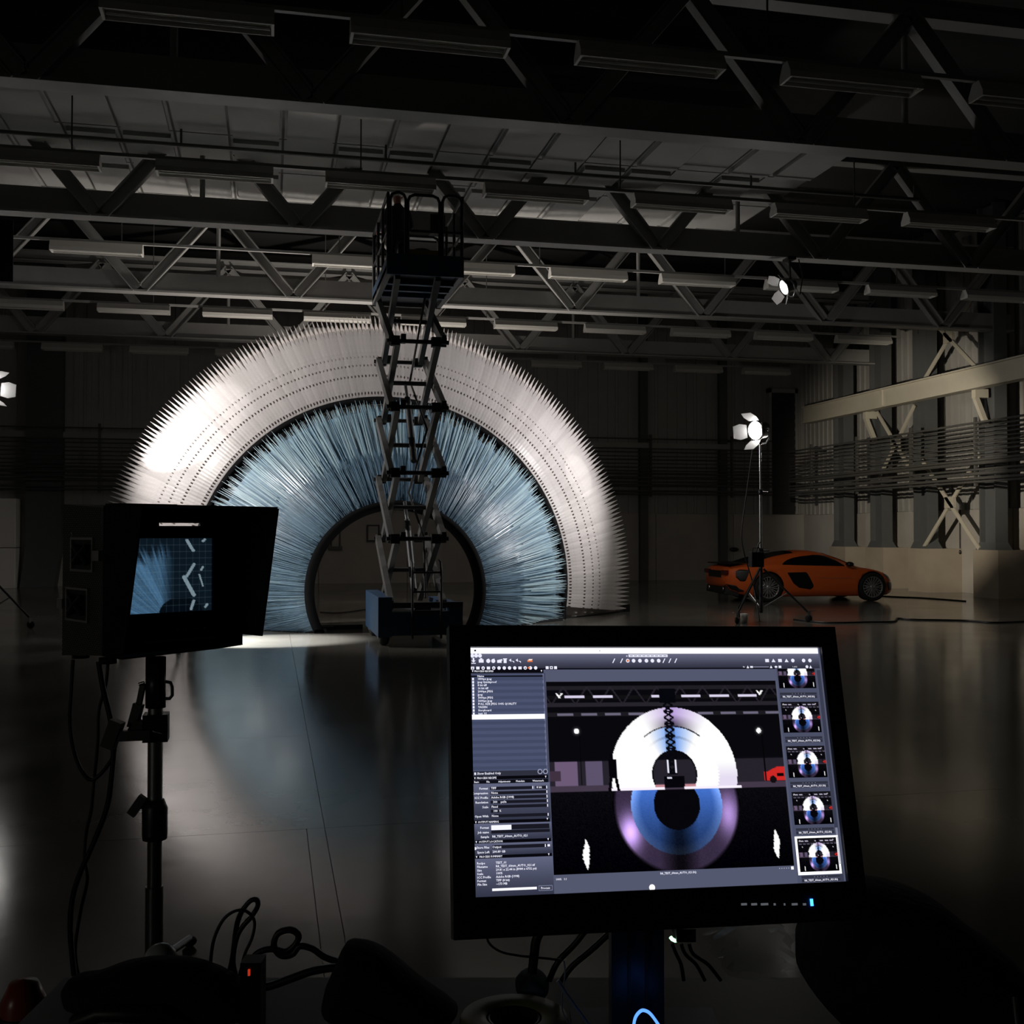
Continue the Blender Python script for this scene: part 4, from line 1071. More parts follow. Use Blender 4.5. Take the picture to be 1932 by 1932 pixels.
# recessed side handles with latches
for zc, dn, hook in ((1.575, -0.16, 1), (1.398, -0.20, -1)):
    hh = bpy.data.objects.new('recessed_handle', None); col.objects.link(hh); hh.parent = mon
    def sp(n, z, out=0.0): return fp(-out, n, z)
    def frame(n0, n1, z0, z1, o0, o1): return [sp(n0, z0, o1), sp(n1, z0, o1), sp(n1, z0, o0), sp(n0, z0, o0), sp(n0, z1, o1), sp(n1, z1, o1), sp(n1, z1, o0), sp(n0, z1, o0)]
    n0, n1 = dn - .085, dn + .085
    MB().hexa(frame(n0, n1, zc - .052, zc + .052, 0, .004)).build('dish', M['black'], hh)
    m = MB()
    for fr in ((n0 - .01, n0, zc - .06, zc + .06), (n1, n1 + .01, zc - .06, zc + .06), (n0, n1, zc + .052, zc + .06), (n0, n1, zc - .06, zc - .052)): m.hexa(frame(*fr, 0, .010))
    m.build('dish_frame', M['steel'], hh)
    MB().tube([sp(n0 + .03, zc - .03, .012), sp(dn, zc - .008, .022), sp(n1 - .03, zc + .03, .012)], 0.011, 8).build('grip', M['darksteel'], hh)
    MB().tube([sp(n0 + .03, zc + .03, .012), sp(dn, zc + .008, .02), sp(n1 - .03, zc - .03, .012)], 0.010, 8).build('cross_bar', M['darksteel'], hh)
    e = n1 + .02 if hook > 0 else n0 - .03
    MB().hexa(frame(min(e, e + hook * .05), max(e, e + hook * .05), zc - .02, zc + .015, 0, .014)).build('latch', M['steel'], hh)
cu = bpy.data.curves.new('digit', 'FONT'); cu.body = '2'; cu.size = 0.03
to = bpy.data.objects.new('digit', cu); col.objects.link(to)
me = bpy.data.meshes.new_from_object(to); bpy.data.objects.remove(to)
me.materials.append(M['white'])
dg_ = link('digit_mark', me, mon)
mw = Matrix(((-fn_.x * -1, 0, -fu.x, 0), (-fn_.y * -1, 0, -fu.y, 0), (0, 1, 0, 0), (0, 0, 0, 1)))
p_ = fp(-0.003, -0.27, 1.632) - base_of(mon)
dg_.matrix_local = Matrix.Translation(p_) @ mw
for n0 in (-0.30, -0.07):
    MB().lathe([(0, 0), (.03, 0), (.03, .02), (0, .02)], fp(.05, n0, ZB - .035), (0, 0, 1), 12).build('rubber_foot', M['rubber'], mon)

M['polesteel'] = material('brushed_pole_steel', (0.16, 0.16, 0.16), 0.4, metal=0.8)
# combo stand
SP = W(293, 1400, 3.86); sx, sy = SP.x, SP.y
st_ = thing('monitor_stand', 'dark steel pole stand with clamps under the field monitor', 'stand', (sx, sy, 0))
def zz(py): return HC + (1006 - py) / F * 3.86
MB().lathe([(0, 0), (.035, 0), (.035, zz(1240) - zz(1335)), (.030, zz(1240) - zz(1330) + .004), (0, zz(1240) - zz(1330) + .004)], (sx, sy, zz(1335)), (0, 0, 1), 16).build('top_sleeve', M['darksteel'], st_)
MB().rod((sx, sy, zz(1505)), (sx, sy, zz(1330)), .026, 14).build('upper_tube', M['steel'], st_)
MB().rod((sx, sy, .25), (sx, sy, zz(1500)), .025, 14).build('lower_tube', M['polesteel'], st_)
MB().rod((sx, sy, .08), (sx, sy, zz(1670)), .031, 14).build('base_tube', M['polesteel'], st_)
k_ = MB().lathe([(0, 0), (.042, 0), (.044, .02), (.044, .11), (.032, .14), (0, .14)], (sx, sy, zz(1582)), (0, 0, 1), 14).build('lock_collar', M['darksteel'], st_)
MB().bar(W(276, 1521, 3.86), W(258, 1524, 3.86), .012, .012).bar(W(247, 1537, 3.84), W(271, 1503, 3.84), .02, .03).build('lock_knob', M['black'], k_)
cl = MB().box(sx - .04, sx + .045, sy - .04, sy + .04, zz(1397), zz(1346)).build('grip_clamp', M['black'], st_)
MB().tube([W(312, 1286, 3.86), W(322, 1288, 3.86), W(325, 1296, 3.86), W(325, 1312, 3.86), W(320, 1318, 3.86), W(312, 1318, 3.86)], .006, 8).build('ring_handle', M['darksteel'], st_)
MB().bar(W(285, 1386, 3.8), W(215, 1389, 3.8), .03, .035).bar(W(222, 1360, 3.8), W(204, 1410, 3.8), .04, .045).build('clamp_arm', M['black'], cl)
MB().bar(W(270, 1290, 3.84), W(262, 1330, 3.84), .015, .018).bar(W(262, 1328, 3.84), W(250, 1372, 3.84), .03, .032).bar(W(250, 1366, 3.84), W(276, 1384, 3.84), .04, .05).build('pivot_arm', M['black'], st_)
MB().rod(W(262, 1291, 3.82), W(272, 1288, 3.82), .006).rod(W(288, 1379, 3.8), W(306, 1384, 3.8), .004).build('tee_bolt', M['chrome'], st_)
for k in range(3):
    a = R(80 + 120 * k); d = Vector((math.cos(a), math.sin(a), 0)); c = Vector((sx, sy, 0))
    lg = MB().rod(c + Vector((0, 0, .13)), c + d * .50 + Vector((0, 0, .03)), .015, 8).build('leg', M['darksteel'], st_)
    MB().ball(c + d * .50 + Vector((0, 0, .02)), .03, .03, .02, 10, 6).build('rubber_tip', M['rubber'], lg)
def WC_(pts, z): return [W(x, y, z) for x, y in pts]
cable('black cable looping low from the back corner of the field monitor', WC_([(138, 1245), (135, 1300), (132, 1360), (138, 1410), (152, 1450), (170, 1471), (190, 1460), (212, 1430), (218, 1405)], 3.9), 0.007)
cable('thin black cable hanging straight down beside the monitor stand', WC_([(204, 1248), (200, 1290), (187, 1340), (185, 1400), (178, 1470), (172, 1530), (163, 1570), (160, 1620), (165, 1660), (152, 1720), (142, 1790), (148, 1840)], 3.95), 0.006)
cable('thick black cable dropping from the monitor clamp to the floor', WC_([(186, 1248), (195, 1300), (207, 1350), (214, 1395), (213, 1440), (208, 1490), (200, 1530), (185, 1570), (168, 1610), (150, 1650), (136, 1700), (133, 1760), (140, 1840)], 3.9), 0.010)

# ================================================================ computer monitor (right)
Rm = Matrix(((0.98144944, -0.03192804, 0.18904388), (-0.02460437, 0.95690669, 0.28935135), (-0.19013578, -0.28863503, 0.93836997)))
SM = CM @ (Matrix.Translation((0.20110116, -0.34792723, -1.49644167)) @ Rm.to_4x4())
SMI = SM.inverted()
def S(px, py):
    """Screen-plane coordinates (metres from the screen centre) of a pixel read off the photograph."""
    d = (SMI.to_3x3() @ (CM.to_3x3() @ Vector(((px - 966) / F, -(py - 966) / F, -1))))
    o = SMI @ Vector((0, 0, HC)); t = -o.z / d.z
    p = o + d * t
    return p.x, p.y
PM = bpy.data.objects.new('computer_monitor', None); col.objects.link(PM)
PM.matrix_world = SM
tag(PM, 'large black computer monitor showing a photo editing program', 'monitor')
SW, SH = 0.518, 0.324
bx0, bx1, by0, by1 = -0.288, 0.284, -0.212, 0.192
m = MB()
for x0, x1, y0, y1 in ((bx0, -SW / 2, by0, by1), (SW / 2, bx1, by0, by1), (-SW / 2, SW / 2, SH / 2, by1), (-SW / 2, SW / 2, by0, -SH / 2)):
    m.box(x0, x1, y0, y1, -0.02, 0.008)
m.build('bezel', M['black'], PM, local=True)
MB().hexa([(bx0 + .01, by0 + .01, -.07), (bx1 - .01, by0 + .01, -.07), (bx1 - .01, by1 - .01, -.07), (bx0 + .01, by1 - .01, -.07), (bx0, by0, -.02), (bx1, by0, -.02), (bx1, by1, -.02), (bx0, by1, -.02)]).build('back_shell', M['black'], PM, local=True)
SCR = MB().box(-SW / 2, SW / 2, -SH / 2, SH / 2, -0.012, 0.0).build('screen', M['screenoff'], PM, local=True)
_uic = {}
def uimat(c, k=1.0):
    key = (tuple(c), k)
    if key not in _uic:
        m = bpy.data.materials.new('screen_glow'); m.use_nodes = True; n = m.node_tree.nodes
        n.remove(n['Principled BSDF']); e = n.new('ShaderNodeEmission')
        e.inputs[0].default_value = (*[float(v) for v in lin(np.array(c) / 255.0)], 1); e.inputs[1].default_value = k
        m.node_tree.links.new(e.outputs[0], n['Material Output'].inputs['Surface']); _uic[key] = m
    return _uic[key]
def rect(name, u0, u1, v0, v1, c, layer, k=1.0, parent=None):
    """Flat lit rectangle on the screen; u, v are fractions of the screen from its top left corner."""
    return rects(name, [(u0, u1, v0, v1)], c, layer, k, parent)
def pt(u, v, layer): return (-SW / 2 + SW * u, SH / 2 - SH * v, 0.0002 + 0.00015 * layer)
def rects(name, lst, c, layer, k=1.0, parent=None):
    m = MB()
    for u0, u1, v0, v1 in lst: m.add([pt(u0, v1, layer), pt(u1, v1, layer), pt(u1, v0, layer), pt(u0, v0, layer)], [(0, 1, 2, 3)])
    return m.build(name, uimat(c, k), parent or SCR, local=True)
def polys(name, lst, c, layer, k=1.0):
    m = MB()
    for poly in lst: m.add([pt(u, v, layer) for u, v in poly], [tuple(range(len(poly)))])
    return m.build(name, uimat(c, k), SCR, local=True)
def disc(u, v, r, n=10, r2=None): return [(u + r * math.cos(-2 * PI * i / n) * SH / SW, v + (r2 or r) * math.sin(-2 * PI * i / n)) for i in range(n)]
_tq = []
def text(s_, u, v, size, layer=4, anchor='LEFT'):
    cu = bpy.data.curves.new('t', 'FONT'); cu.body = s_; cu.size = size * SH; cu.resolution_u = 1; cu.align_x = anchor; cu.align_y = 'CENTER'; cu.offset = size * SH * 0.018
    o = bpy.data.objects.new('t', cu); col.objects.link(o)
    me = bpy.data.meshes.new_from_object(o); x, y, z = pt(u, v, layer)
    _tq.append(([(a.co.x + x, a.co.y + y, z) for a in me.vertices], [list(p.vertices) for p in me.polygons]))
    bpy.data.objects.remove(o); bpy.data.meshes.remove(me)
WH = (238, 238, 255)
GR = (88, 92, 116)
def shade_panel(name, u0, u1, v0, v1, c0, c1, layer, n=6):
    fnp = lambda A, B: np.array(c0)[None, None] / 255 * (1 - B[..., None]) + np.array(c1)[None, None] / 255 * B[..., None]
    me = picture_mesh(name, 1, n, lambda a, b: pt(u0 + (u1 - u0) * a, v0 + (v1 - v0) * b, layer), fnp)
    return link(name, me, SCR)
rect('window_ground', 0, 1, 0, 1, (84, 88, 110), 0)
rect('menu_bar', 0, .995, .001, .026, (246, 246, 255), 1, 1.2)
rect('menu_mark', .012, .017, .009, .016, (30, 30, 44), 2)
rect('menu_mark', .356, .358, .011, .015, (30, 30, 44), 2)
shade_panel('toolbar', 0, .995, .028, .0925, (102, 104, 128), (44, 46, 60), 1)
rect('toolbar_edge', 0, .86, .0885, .0945, (14, 14, 22), 2)
polys('window_button', [disc(.0065 + .0103 * k, .0345, .0085) for k in range(3)], WH, 3)
rect('title_plate', .437, .5486, .0295, .041, (236, 236, 252), 3)
polys('title_mark', [[(.4295, .0365), (.4335, .033), (.4335, .040)]], WH, 3)
# toolbar icons: small simple pictograms
ic = []
def box_(u, v, w_, h): return [(u - w_, v + h), (u + w_, v + h), (u + w_, v - h), (u - w_, v - h)]
for u in (.0095,): ic += [[(u - .006, .055), (u, .064), (u + .006, .055)], box_(u, .050, .0022, .006), box_(u, .067, .006, .0016)]
ic += [box_(.030, .057, .0065, .007), box_(.030, .048, .003, .003)]
ic += [disc(.049, .057, .009), disc(.0625, .057, .009), [(.047, .050), (.052, .046), (.050, .053)], [(.0605, .050), (.0665, .046), (.064, .053)]]
ic += [box_(.079, .059, .006, .006), [(.075, .053), (.086, .049), (.088, .055), (.076, .058)], box_(.0945, .058, .004, .008), box_(.0945, .048, .0055, .0018)]
for u in (.112, .130): ic += [[(u - .007, .054), (u - .001, .047), (u - .001, .061)], [(u - .002, .056), (u + .007, .058), (u + .007, .066), (u + .004, .060)]]
for u in (.394, .416, .434, .4505, .4685, .487, .504, .522, .5365, .5535, .5705):
    ic.append([(u - .004, .066), (u - .0015, .067), (u + .005, .048), (u + .0025, .047)] if u in (.394, .5365, .5535, .5705, .416) else disc(u, .057, .0085))
for u in (.8385, .8575, .877, .8965, .9155, .948, .967):
    ic.append(box_(u, .057, .0055, .007) if u in (.8385, .877) else ([(u - .006, .064), (u + .006, .064), (u, .049)] if u in (.8575, .8965) else disc(u, .057, .0085)))
polys('toolbar_icon', ic, WH, 3)
polys('toolbar_icon', [box_(.162, .0575, .007, .004), disc(.434, .057, .005), disc(.1585, .0865, .005)], (226, 120, 70), 4)
polys('toolbar_icon', [[(.1545, .056), (.160, .049), (.170, .049), (.1655, .056)]], (250, 232, 220), 4)
ic = []
for k in range(13):
    u = .0065 + .0142 * k
    ic += [box_(u, .087, .0045, .006)] if k in (0, 1, 3, 9) else [disc(u, .087, .0075)]
ic += [box_(.2085 + .0115 * k, .0862, .004, .006) for k in range(3)]
ic += [[(.7755, .091), (.7835, .091), (.7795, .079)], box_(.7905, .0855, .004, .004), [(.8445, .091), (.8525, .091), (.8485, .079)], disc(.863, .0853, .007, 10, .0045), box_(.875, .0853, .004, .005), disc(.956, .0853, .007), [(.963, .092), (.971, .092), (.967, .079)]]
polys('tool_tab_icon', ic, WH, 3)
polys('icon_eye', [box_(u, .088, .0018, .0022) for u in (.0065, .0349, .0633, .1485)] + [box_(.2200, .0862, .0018, .0028)], (40, 42, 56), 4)
rect('zoom_slider', .794, .842, .084, .087, (150, 152, 176), 3)
# left column
rect('panel_header', 0, .198, .0945, .1085, (10, 10, 16), 2)
rect('panel_column', 0, .2025, .1085, 1, (66, 70, 92), 1)
rect('recipe_list', .002, .1975, .114, .512, (74, 82, 110), 2)
rects('list_stripe', [(.002, .1975, .1265 + .0262 * k, .1396 + .0262 * k) for k in range(15)], (66, 73, 99), 3)
rect('list_head', .002, .1965, .1185, .1250, (14, 14, 22), 3)
rect('scroll_edge', .1945, .1985, .112, .512, (104, 108, 136), 3)
rect('selected_row', .002, .1968, .2815, .302, (250, 250, 255), 4, 1.1)
rect('list_foot', .002, .1975, .512, .532, (46, 48, 62), 2)
rects('header_bar', [(.002, .199, .5325, .546), (.002, .199, .7065, .7195), (.003, .200, .784, .7965), (.003, .201, .8425, .8545)], (8, 8, 14), 3)
rect('tab_bar', .002, .199, .5475, .562, (16, 16, 24), 3)
for v0, v1 in ((.562, .706), (.7195, .784), (.7965, .842), (.8545, 1.0)):
    shade_panel('panel_body', .002, .2025, v0, v1, (98, 102, 128), (50, 53, 70), 2)
F_ = [(.0455, .158, .5755, .588), (.164, .196, .5755, .588)] + [(.0455, .196, v - .0055, v + .0065) for v in (.5995, .6175, .6355, .654, .690)] + [(.0455, .072, .666, .678)]
F_ += [(.0455, .197, .7265, .7455), (.0455, .198, .7475, .7595), (.048, .190, .805, .8185)]
rects('field', F_, (24, 25, 34), 3)
rect('name_token', .0456, .0978, .727, .746, (242, 244, 255), 4, 1.05)
rects('stepper', [(u - .0012, u + .0012, v - .005, v + .006) for u, v in ((.157, .581), (.194, .581), (.194, .5995), (.194, .6175), (.1945, .6355), (.1945, .654), (.195, .690), (.1845, .812))], WH, 4)
rect('progress_bar', .0441, .1582, .970, .9795, (246, 246, 255), 4, 1.1)
rect('process_button', .1629, .199, .966, .9865, (120, 124, 150), 3)
rect('process_button_face', .1645, .1975, .9685, .984, (62, 64, 82), 4)
polys('round_button', [disc(.178, .5185, .011), disc(.1925, .5185, .011)], (150, 154, 180), 3)
polys('round_button_face', [disc(.178, .5185, .007), disc(.1925, .5185, .007)], (40, 42, 56), 4)
polys('marker', [[(.0045, v - .004), (.0085, v - .004), (.0065, v + .0045)] for v in (.1005, .540, .714, .7907, .8481)] + [[(.1905, v - .004), (.1945, v - .004), (.1925, v + .0045)] for v in (.1005, .540, .7085, .7885, .8475)] + [disc(.003, .815, .006)], WH, 4)
rects('check_box', [(.0046, .0096, .1284 + .0131 * k, .1384 + .0131 * k) for k in range(12)] + [(.005, .0096, .517, .5265), (.190, .1965, .808, .8165)], WH, 4)
ROWT = ['1800px jpeg', 'jpeg Quickproof', '8 bit tiff', '16 bit tiff', '2000px JPEG', 'jpeg', '3000px JPEG', '3600px jpeg', 'FULL SIZE JPEG 100% QUALITY', 'YASSIN', 'Storyboard', 'test_01']
text('Name', .0185, .1215, .0118, 5)
for k, s_ in enumerate(ROWT): text(s_, .0189, .1334 + .0131 * k, .0122, 5)
text('PROCESS RECIPES', .0105, .1010, .0105, 5)
text('Show Enabled Only', .0125, .5217, .0125, 5)
text('PROCESS RECIPE', .0115, .5399, .0110, 5)
for u, s_ in ((.004, 'Basic'), (.036, 'File'), (.067, 'Adjustments'), (.113, 'Metadata'), (.157, 'Watermark')): text(s_, u, .5553, .0100, 5)
for v, a_, b_ in ((.5818, 'Format', 'TIFF'), (.6003, 'Compression', 'None'), (.6185, 'ICC Profile', 'Adobe RGB (1998)'), (.6366, 'Resolution', '  300    px/in'), (.6554, 'Scale', 'Fixed'), (.6721, '', '  100  %'), (.6913, 'Open With', 'None'),
                   (.7361, 'Format', ''), (.7539, 'Job name', ''), (.7717, 'Sample', 'R8_TEST_60mm_AUTO_021'), (.8126, 'Store Files', 'Output'), (.8306, 'Space Left', '200.89 GB')):
    if a_: text(a_, .0395, v, .0122, 5, 'RIGHT')
    if b_: text(b_, .0475, v - .0005, .0122, 5)
text('8 bit', .167, .5815, .0122, 5)
text('OUTPUT NAMING', .0115, .7138, .0105, 5); text('OUTPUT LOCATION', .0125, .7905, .0105, 5); text('PROCESS SUMMARY', .0135, .8480, .0105, 5)
for k, (a_, b_) in enumerate((('Recipe', 'TEST_01'), ('Filename', 'R8_TEST_60mm_AUTO_021.tif'), ('Size', '29.81 x 22.44 in (8984 x 6732 px)'), ('Scale', '100%'), ('ICC Profile', 'Adobe RGB (1998)'), ('Format', 'TIFF (8 bit)'), ('File Size', '~173 MB'))):
    text(a_, .0068, .8727 + .01345 * k, .0122, 5); text(b_, .0548, .8727 + .01345 * k, .0122, 5)
text('Process', .1805, .9765, .0120, 5, 'CENTER')
text('R8_TEST_60mm_AUTO_021.IIQ', .5343, .9390, .0115, 5, 'CENTER')
text('100%   1:1', .208, .9455, .011, 5)
text('Fit', .765, .0855, .008, 5)
text('1 of 21', .912, .0855, .008, 5)
# the picture in the middle of the screen
def showpic(A, B, seed=1, fine=True):
    g = np.random.default_rng(seed)
    asp = 1.339; X = (A - .5215) * asp; H0 = .585
    refl = B > H0
    Bm = np.where(refl, 2 * H0 - B, B)
    Y = Bm - .505
    r = np.hypot(X, Y) / 1.075; ang = np.arctan2(-Y, X)
    rgb = np.zeros(A.shape + (3,)); rgb[:] = (.045, .04, .065)
    if True:
        rgb[(Bm < .42)] = (.035, .032, .05)
        for b0, k in ((.035, .14), (.085, .07), (.128, .17), (.178, .12)): rgb[np.abs(Bm - b0) < .011] = (k * .9, k * .85, k)
        for k in range(11):
            u = .02 + .1 * k
            for s_ in (-1, 1):
                rgb[(np.abs(A - u - s_ * (.125 - Bm) * .52) < .0035) & (Bm < .125) & (Bm > .03)] = (.15, .135, .17)
        for u, w_ in ((.075, .085), (.195, .085), (.445, .035), (.575, .085), (.70, .085), (.825, .085)): rgb[(A > u) & (A < u + w_) & (np.abs(Bm - .083) < .008)] = (.85, .82, .92)
        for k in range(10): rgb[(A > .04 + .1 * k) & (A < .11 + .1 * k) & (np.abs(Bm - .178) < .006)] = (.42, .40, .48)
        lowb = (Bm > .43) & (Bm < .56)
        rgb[lowb] = (.15, .135, .17)
        rgb[lowb & (A > .02) & (A < .115)] = (.42, .35, .46); rgb[lowb & (A > .15) & (A < .22)] = (.36, .32, .42); rgb[(A < .045) & (Bm > .475) & (Bm < .53)] = (.25, .19, .25)
        rgb[(Bm > .555)] = (.26, .22, .28)
    dark = .10 + .05 * np.sin(ang * 40)
    halo = np.clip(np.abs(X) / .11, 0, 1)
    side = np.clip(np.abs(ang - PI / 2) / .75, 0, 1)
    out = (r < .335) & (r > .232)
    white = np.stack([np.full_like(A, 1.0)] * 3, -1)
    pur = np.array((.72, .62, .86)); dpur = np.array((.22, .19, .26))
    kk = np.clip(side * 1.25 - .05 + (ang > PI / 2) * .2, 0, 1) if not np.isscalar(side) else side
    inner_t = np.clip((r - .24) / .06, 0, 1)
    c = dpur * (1 - inner_t)[..., None] + pur * inner_t[..., None]
    c = c * (1 - kk)[..., None] + white * kk[..., None]
    low = np.clip((.06 - (-Y + .0)) / .08, 0, 1) * (np.abs(ang) < .35)
    c = c * (1 - .35 * low)[..., None] + pur * (.35 * low)[..., None]
    rgb[out] = c[out]
    blue = (r <= .240 - .006 * (np.sin(ang * 90) > 0)) & (r > .118)
    t_ = np.clip(side * 1.3 - .1 + (r - .17) * 1.5, 0, 1)
    cb = np.array((.42, .60, .92)) * (1 - t_)[..., None] + white * t_[..., None]
    cb = cb * (1 - .25 * (np.abs(r - .186) < .006) * (1 - side))[..., None]
    rgb[blue] = cb[blue]
    rgb[(r > .236) & (r < .242) & (side < .9)] = (.10, .10, .16)
    rgb[(r <= .120) & (r > .113)] = (.02, .02, .03)
    if True:   # lift in front
        top = (np.abs(X + .012) < .030) & (Bm < .505) & (Bm > .12)
        zg = 4 * np.abs((Bm * 15) % 1 - .5) - 1; qx = (X + .012) / .026
        web = (np.abs(qx - zg) < .42) | (np.abs(qx + zg) < .42) | (np.abs((Bm * 15) % 1 - .5) < .07)
        rgb[top & web] = (.03, .03, .06); rgb[top & ~web & (Bm > .22)] = rgb[top & ~web & (Bm > .22)] * .8
        rgb[(np.abs(X + .012) < .046) & (Bm > .04) & (Bm < .12)] = (.02, .025, .05)
        rgb[(np.abs(np.abs(X + .012) - .022) < .005) & (Bm > .43) & (Bm < .50)] = (.92, .92, .98)
        rgb[(np.abs(X + .006) < .058) & (Bm > .515) & (Bm < .578)] = (.02, .02, .04)
        rgb[(np.abs(X + .03) < .014) & (np.abs(Bm - .523) < .004)] = (.85, .85, .92)
        rgb[(np.abs(X) < .118) & (np.abs(X + .006) > .058) & (np.abs(Bm - .566) < .008) & ~refl] = (.75, .52, .55)
    if not refl.all():
        st_ = (Bm > .572) & (r < .36) & ~refl & (np.abs(X + .006) > .056); rgb[st_] = (.98, .95, 1.0)
        # standing person, lamps, car
        px_ = (A - .259) * asp
        per = ((np.hypot(px_ / .010, (B - .405) / .016) < 1) | ((np.abs(px_ - .003) < .023 - .02 * (B > .51)) & (B > .42) & (B < .52)) | ((np.abs(np.abs(px_ - .005) - .012 - (B - .51) * .18) < .0085) & (B >= .50) & (B < .592)))
        rgb[per] = (.02, .015, .03)
        cx_ = (A - .965) * asp
        car = (np.abs(cx_) < .075) & (B > .478 + .022 * np.clip(-cx_ / .05, 0, 1)) & (B < .552); rgb[car] = (.80, .16, .15)
        rgb[(np.hypot(cx_ + .025, B - .545) < .020)] = (.07, .05, .06); rgb[(np.abs(cx_ - .02) < .018) & (np.abs(B - .52) < .010)] = (.06, .02, .03)
        for u, v in ((.118, .268), (.903, .278)):
            q = np.hypot((A - u) * asp, B - v); rgb += (np.clip(1 - q / .035, 0, 1) ** 2 * .55)[..., None]; rgb[q < .014] = (1, 1, 1)
            rgb[(np.abs(A - u - .012) < .0018) & (B > v + .02) & (B < .55)] = (.02, .02, .03)
        for u, v, s_ in ((.048, .077, 1), (.927, .068, -1)):
            rgb[(np.abs((A - u) * asp - s_ * (B - v) * .7) < .0055) & (np.abs(B - v) < .014)] = (1, 1, 1); rgb[(np.abs((A - u - s_ * .008) * asp + s_ * (B - v) * .9) < .0055) & (B < v + .004) & (B > v - .013)] = (1, 1, 1)
    d = np.clip((B - H0) / .42, 0, 1)
    rm = np.where(refl & (r < .34), 1.0, 0.0)
    no = g.random(A.shape) * .06
    base = np.zeros_like(rgb); base[:] = (.015, .015, .03)
    bl = (refl & (r <= .24) & (r > .118))[..., None]; ot = (refl & (r > .24) & (r < .335))[..., None]
    edge = np.clip((.335 - r) / .02, 0, 1)
    streak = np.clip(np.abs(X) / .10 - .15, 0, 1)
    cblue = np.array((.28, .46, .82)) * (1.0 - .75 * d)[..., None] * (.35 + .65 * streak)[..., None] + (np.clip((r - .19) / .05, 0, 1) * .3 * (1 - d))[..., None]
    hot = np.exp(-((X + .27) / .06) ** 2 - ((B - .80) / .09) ** 2) * 1.3 + np.exp(-((X - .29) / .06) ** 2 - ((B - .72) / .11) ** 2) * .85
    cout = np.array((.66, .54, .80)) * (.34 + .9 * hot)[..., None] * edge[..., None] * (.25 + .75 * streak)[..., None]
    r3 = np.where(bl, cblue, np.where(ot, cout, base + .04 * (1 - d)[..., None]))
    r3 = np.clip(r3 - no[..., None] * .5, 0, 1)
    hole = (refl & (r < .122)); r3[hole] = (.025, .022, .04)
    rgb = np.where(refl[..., None], r3, rgb)
    for u, v in ((.135, .905), (.934, .885)):
        w_ = .013 * np.clip(1 - ((B - v) / .078) ** 2, 0, 1) * (1 + .12 * np.sin(B * 300))
        rgb[(np.abs(A - u - .002 * np.sin(B * 60)) < w_)] = (1, 1, 1)
    return rgb
def put_picture(name, u0, u1, v0, v1, nx, ny, layer, fn):
    me = picture_mesh(name, nx, ny, lambda a, b: pt(u0 + (u1 - u0) * a, v0 + (v1 - v0) * b, layer), fn)
    return link(name, me, SCR)
put_picture('main_photo', .2035, .857, .1465, .928, 300, 230, 3, showpic)
rect('browser_column', .863, .982, .0945, 1.0, (76, 80, 102), 1)
rect('scroll_track', .984, .995, .10, .999, (58, 62, 80), 2)
rect('scroll_thumb', .986, .993, .78, .93, (126, 130, 152), 3)
put_picture('thumbnail', .8665, .9775, .0935, .181, 60, 32, 3, lambda A, B: showpic(A, .34 + .66 * B, 2))
put_picture('thumbnail', .8662, .9785, .2412, .375, 60, 46, 3, lambda A, B: showpic(A, B, 3))
put_picture('thumbnail', .868, .981, .4334, .568, 60, 46, 3, lambda A, B: showpic(A, B, 4))
put_picture('thumbnail', .8705, .984, .6275, .764, 60, 46, 3, lambda A, B: showpic(A, B, 5))
rects('selection_frame', [(.8662, .9912, .8112, .9683)], (255, 255, 255), 3, 1.2)
put_picture('thumbnail', .8725, .9848, .8195, .956, 60, 46, 5, lambda A, B: showpic(A, B, 6))
for k, (u, v) in enumerate(((.9215, .2184), (.9233, .4109), (.9248, .6035), (.9273, .7966), (.9294, .9905))):
    rects('label_bar', [(u - .055, u + .055, v - .0185, v - .0085), (u - .055, u + .055, v - .0065, v + .0065)], (48, 50, 64), 3)
    text(f'R8_TEST_60mm_AUTO_{(5, 25, 21, 22, 21)[k]:03d}.IIQ', u, v, .0112, 6, 'CENTER')
    polys('rating_dot', [disc(u - .018 + .009 * q, v - .0135, .002, 6) for q in range(5)], (120, 122, 140), 4)
polys('rating_dot', [disc(.815 + .0065 * q, .9375, .0024, 6) for q in range(5)], (170, 172, 190), 4)
rect('flag_box', .8475, .855, .9315, .944, (250, 250, 255), 4)
polys('dock_tip', [disc(.4609, .992, .013, 14)], (255, 255, 255), 4, 1.1)
m = MB()
for v_, f_ in _tq: m.add(v_, f_)
m.build('screen_text', uimat((240, 240, 255), 1.05), SCR, local=True)
rects('token_text', [(.4405 + .012 * k, .449 + .012 * k, .0335, .0375) for k in range(9)], (150, 152, 172), 4)
# controls on the lower bezel
M['osd'] = material('glowing_grey_print', (0.30, 0.31, 0.33), 0.5, emit=(0.25, 0.27, 0.3), estr=0.35)  # key marks given a faint glow of their own
M['ledblue'] = material('blue_led', (0.05, 0.2, 0.9), 0.3, emit=(0.03, 0.22, 1.0), estr=5)
for px0, px1 in ((1394, 1404), (1413, 1423), (1431, 1444), (1455, 1458), (1474, 1476), (1489, 1499), (1510, 1515)):
    a, b = S(px0, 1706), S(px1, 1703)
    MB().box(a[0], b[0], a[1] - .0012, a[1] + .0016, .008, .0095).build('key_mark', M['osd'], PM, local=True)
a = S(1526, 1702)
MB().box(a[0] - .0018, a[0] + .0018, a[1] - .0045, a[1] + .0045, .008, .0098).build('power_led', M['ledblue'], PM, local=True)
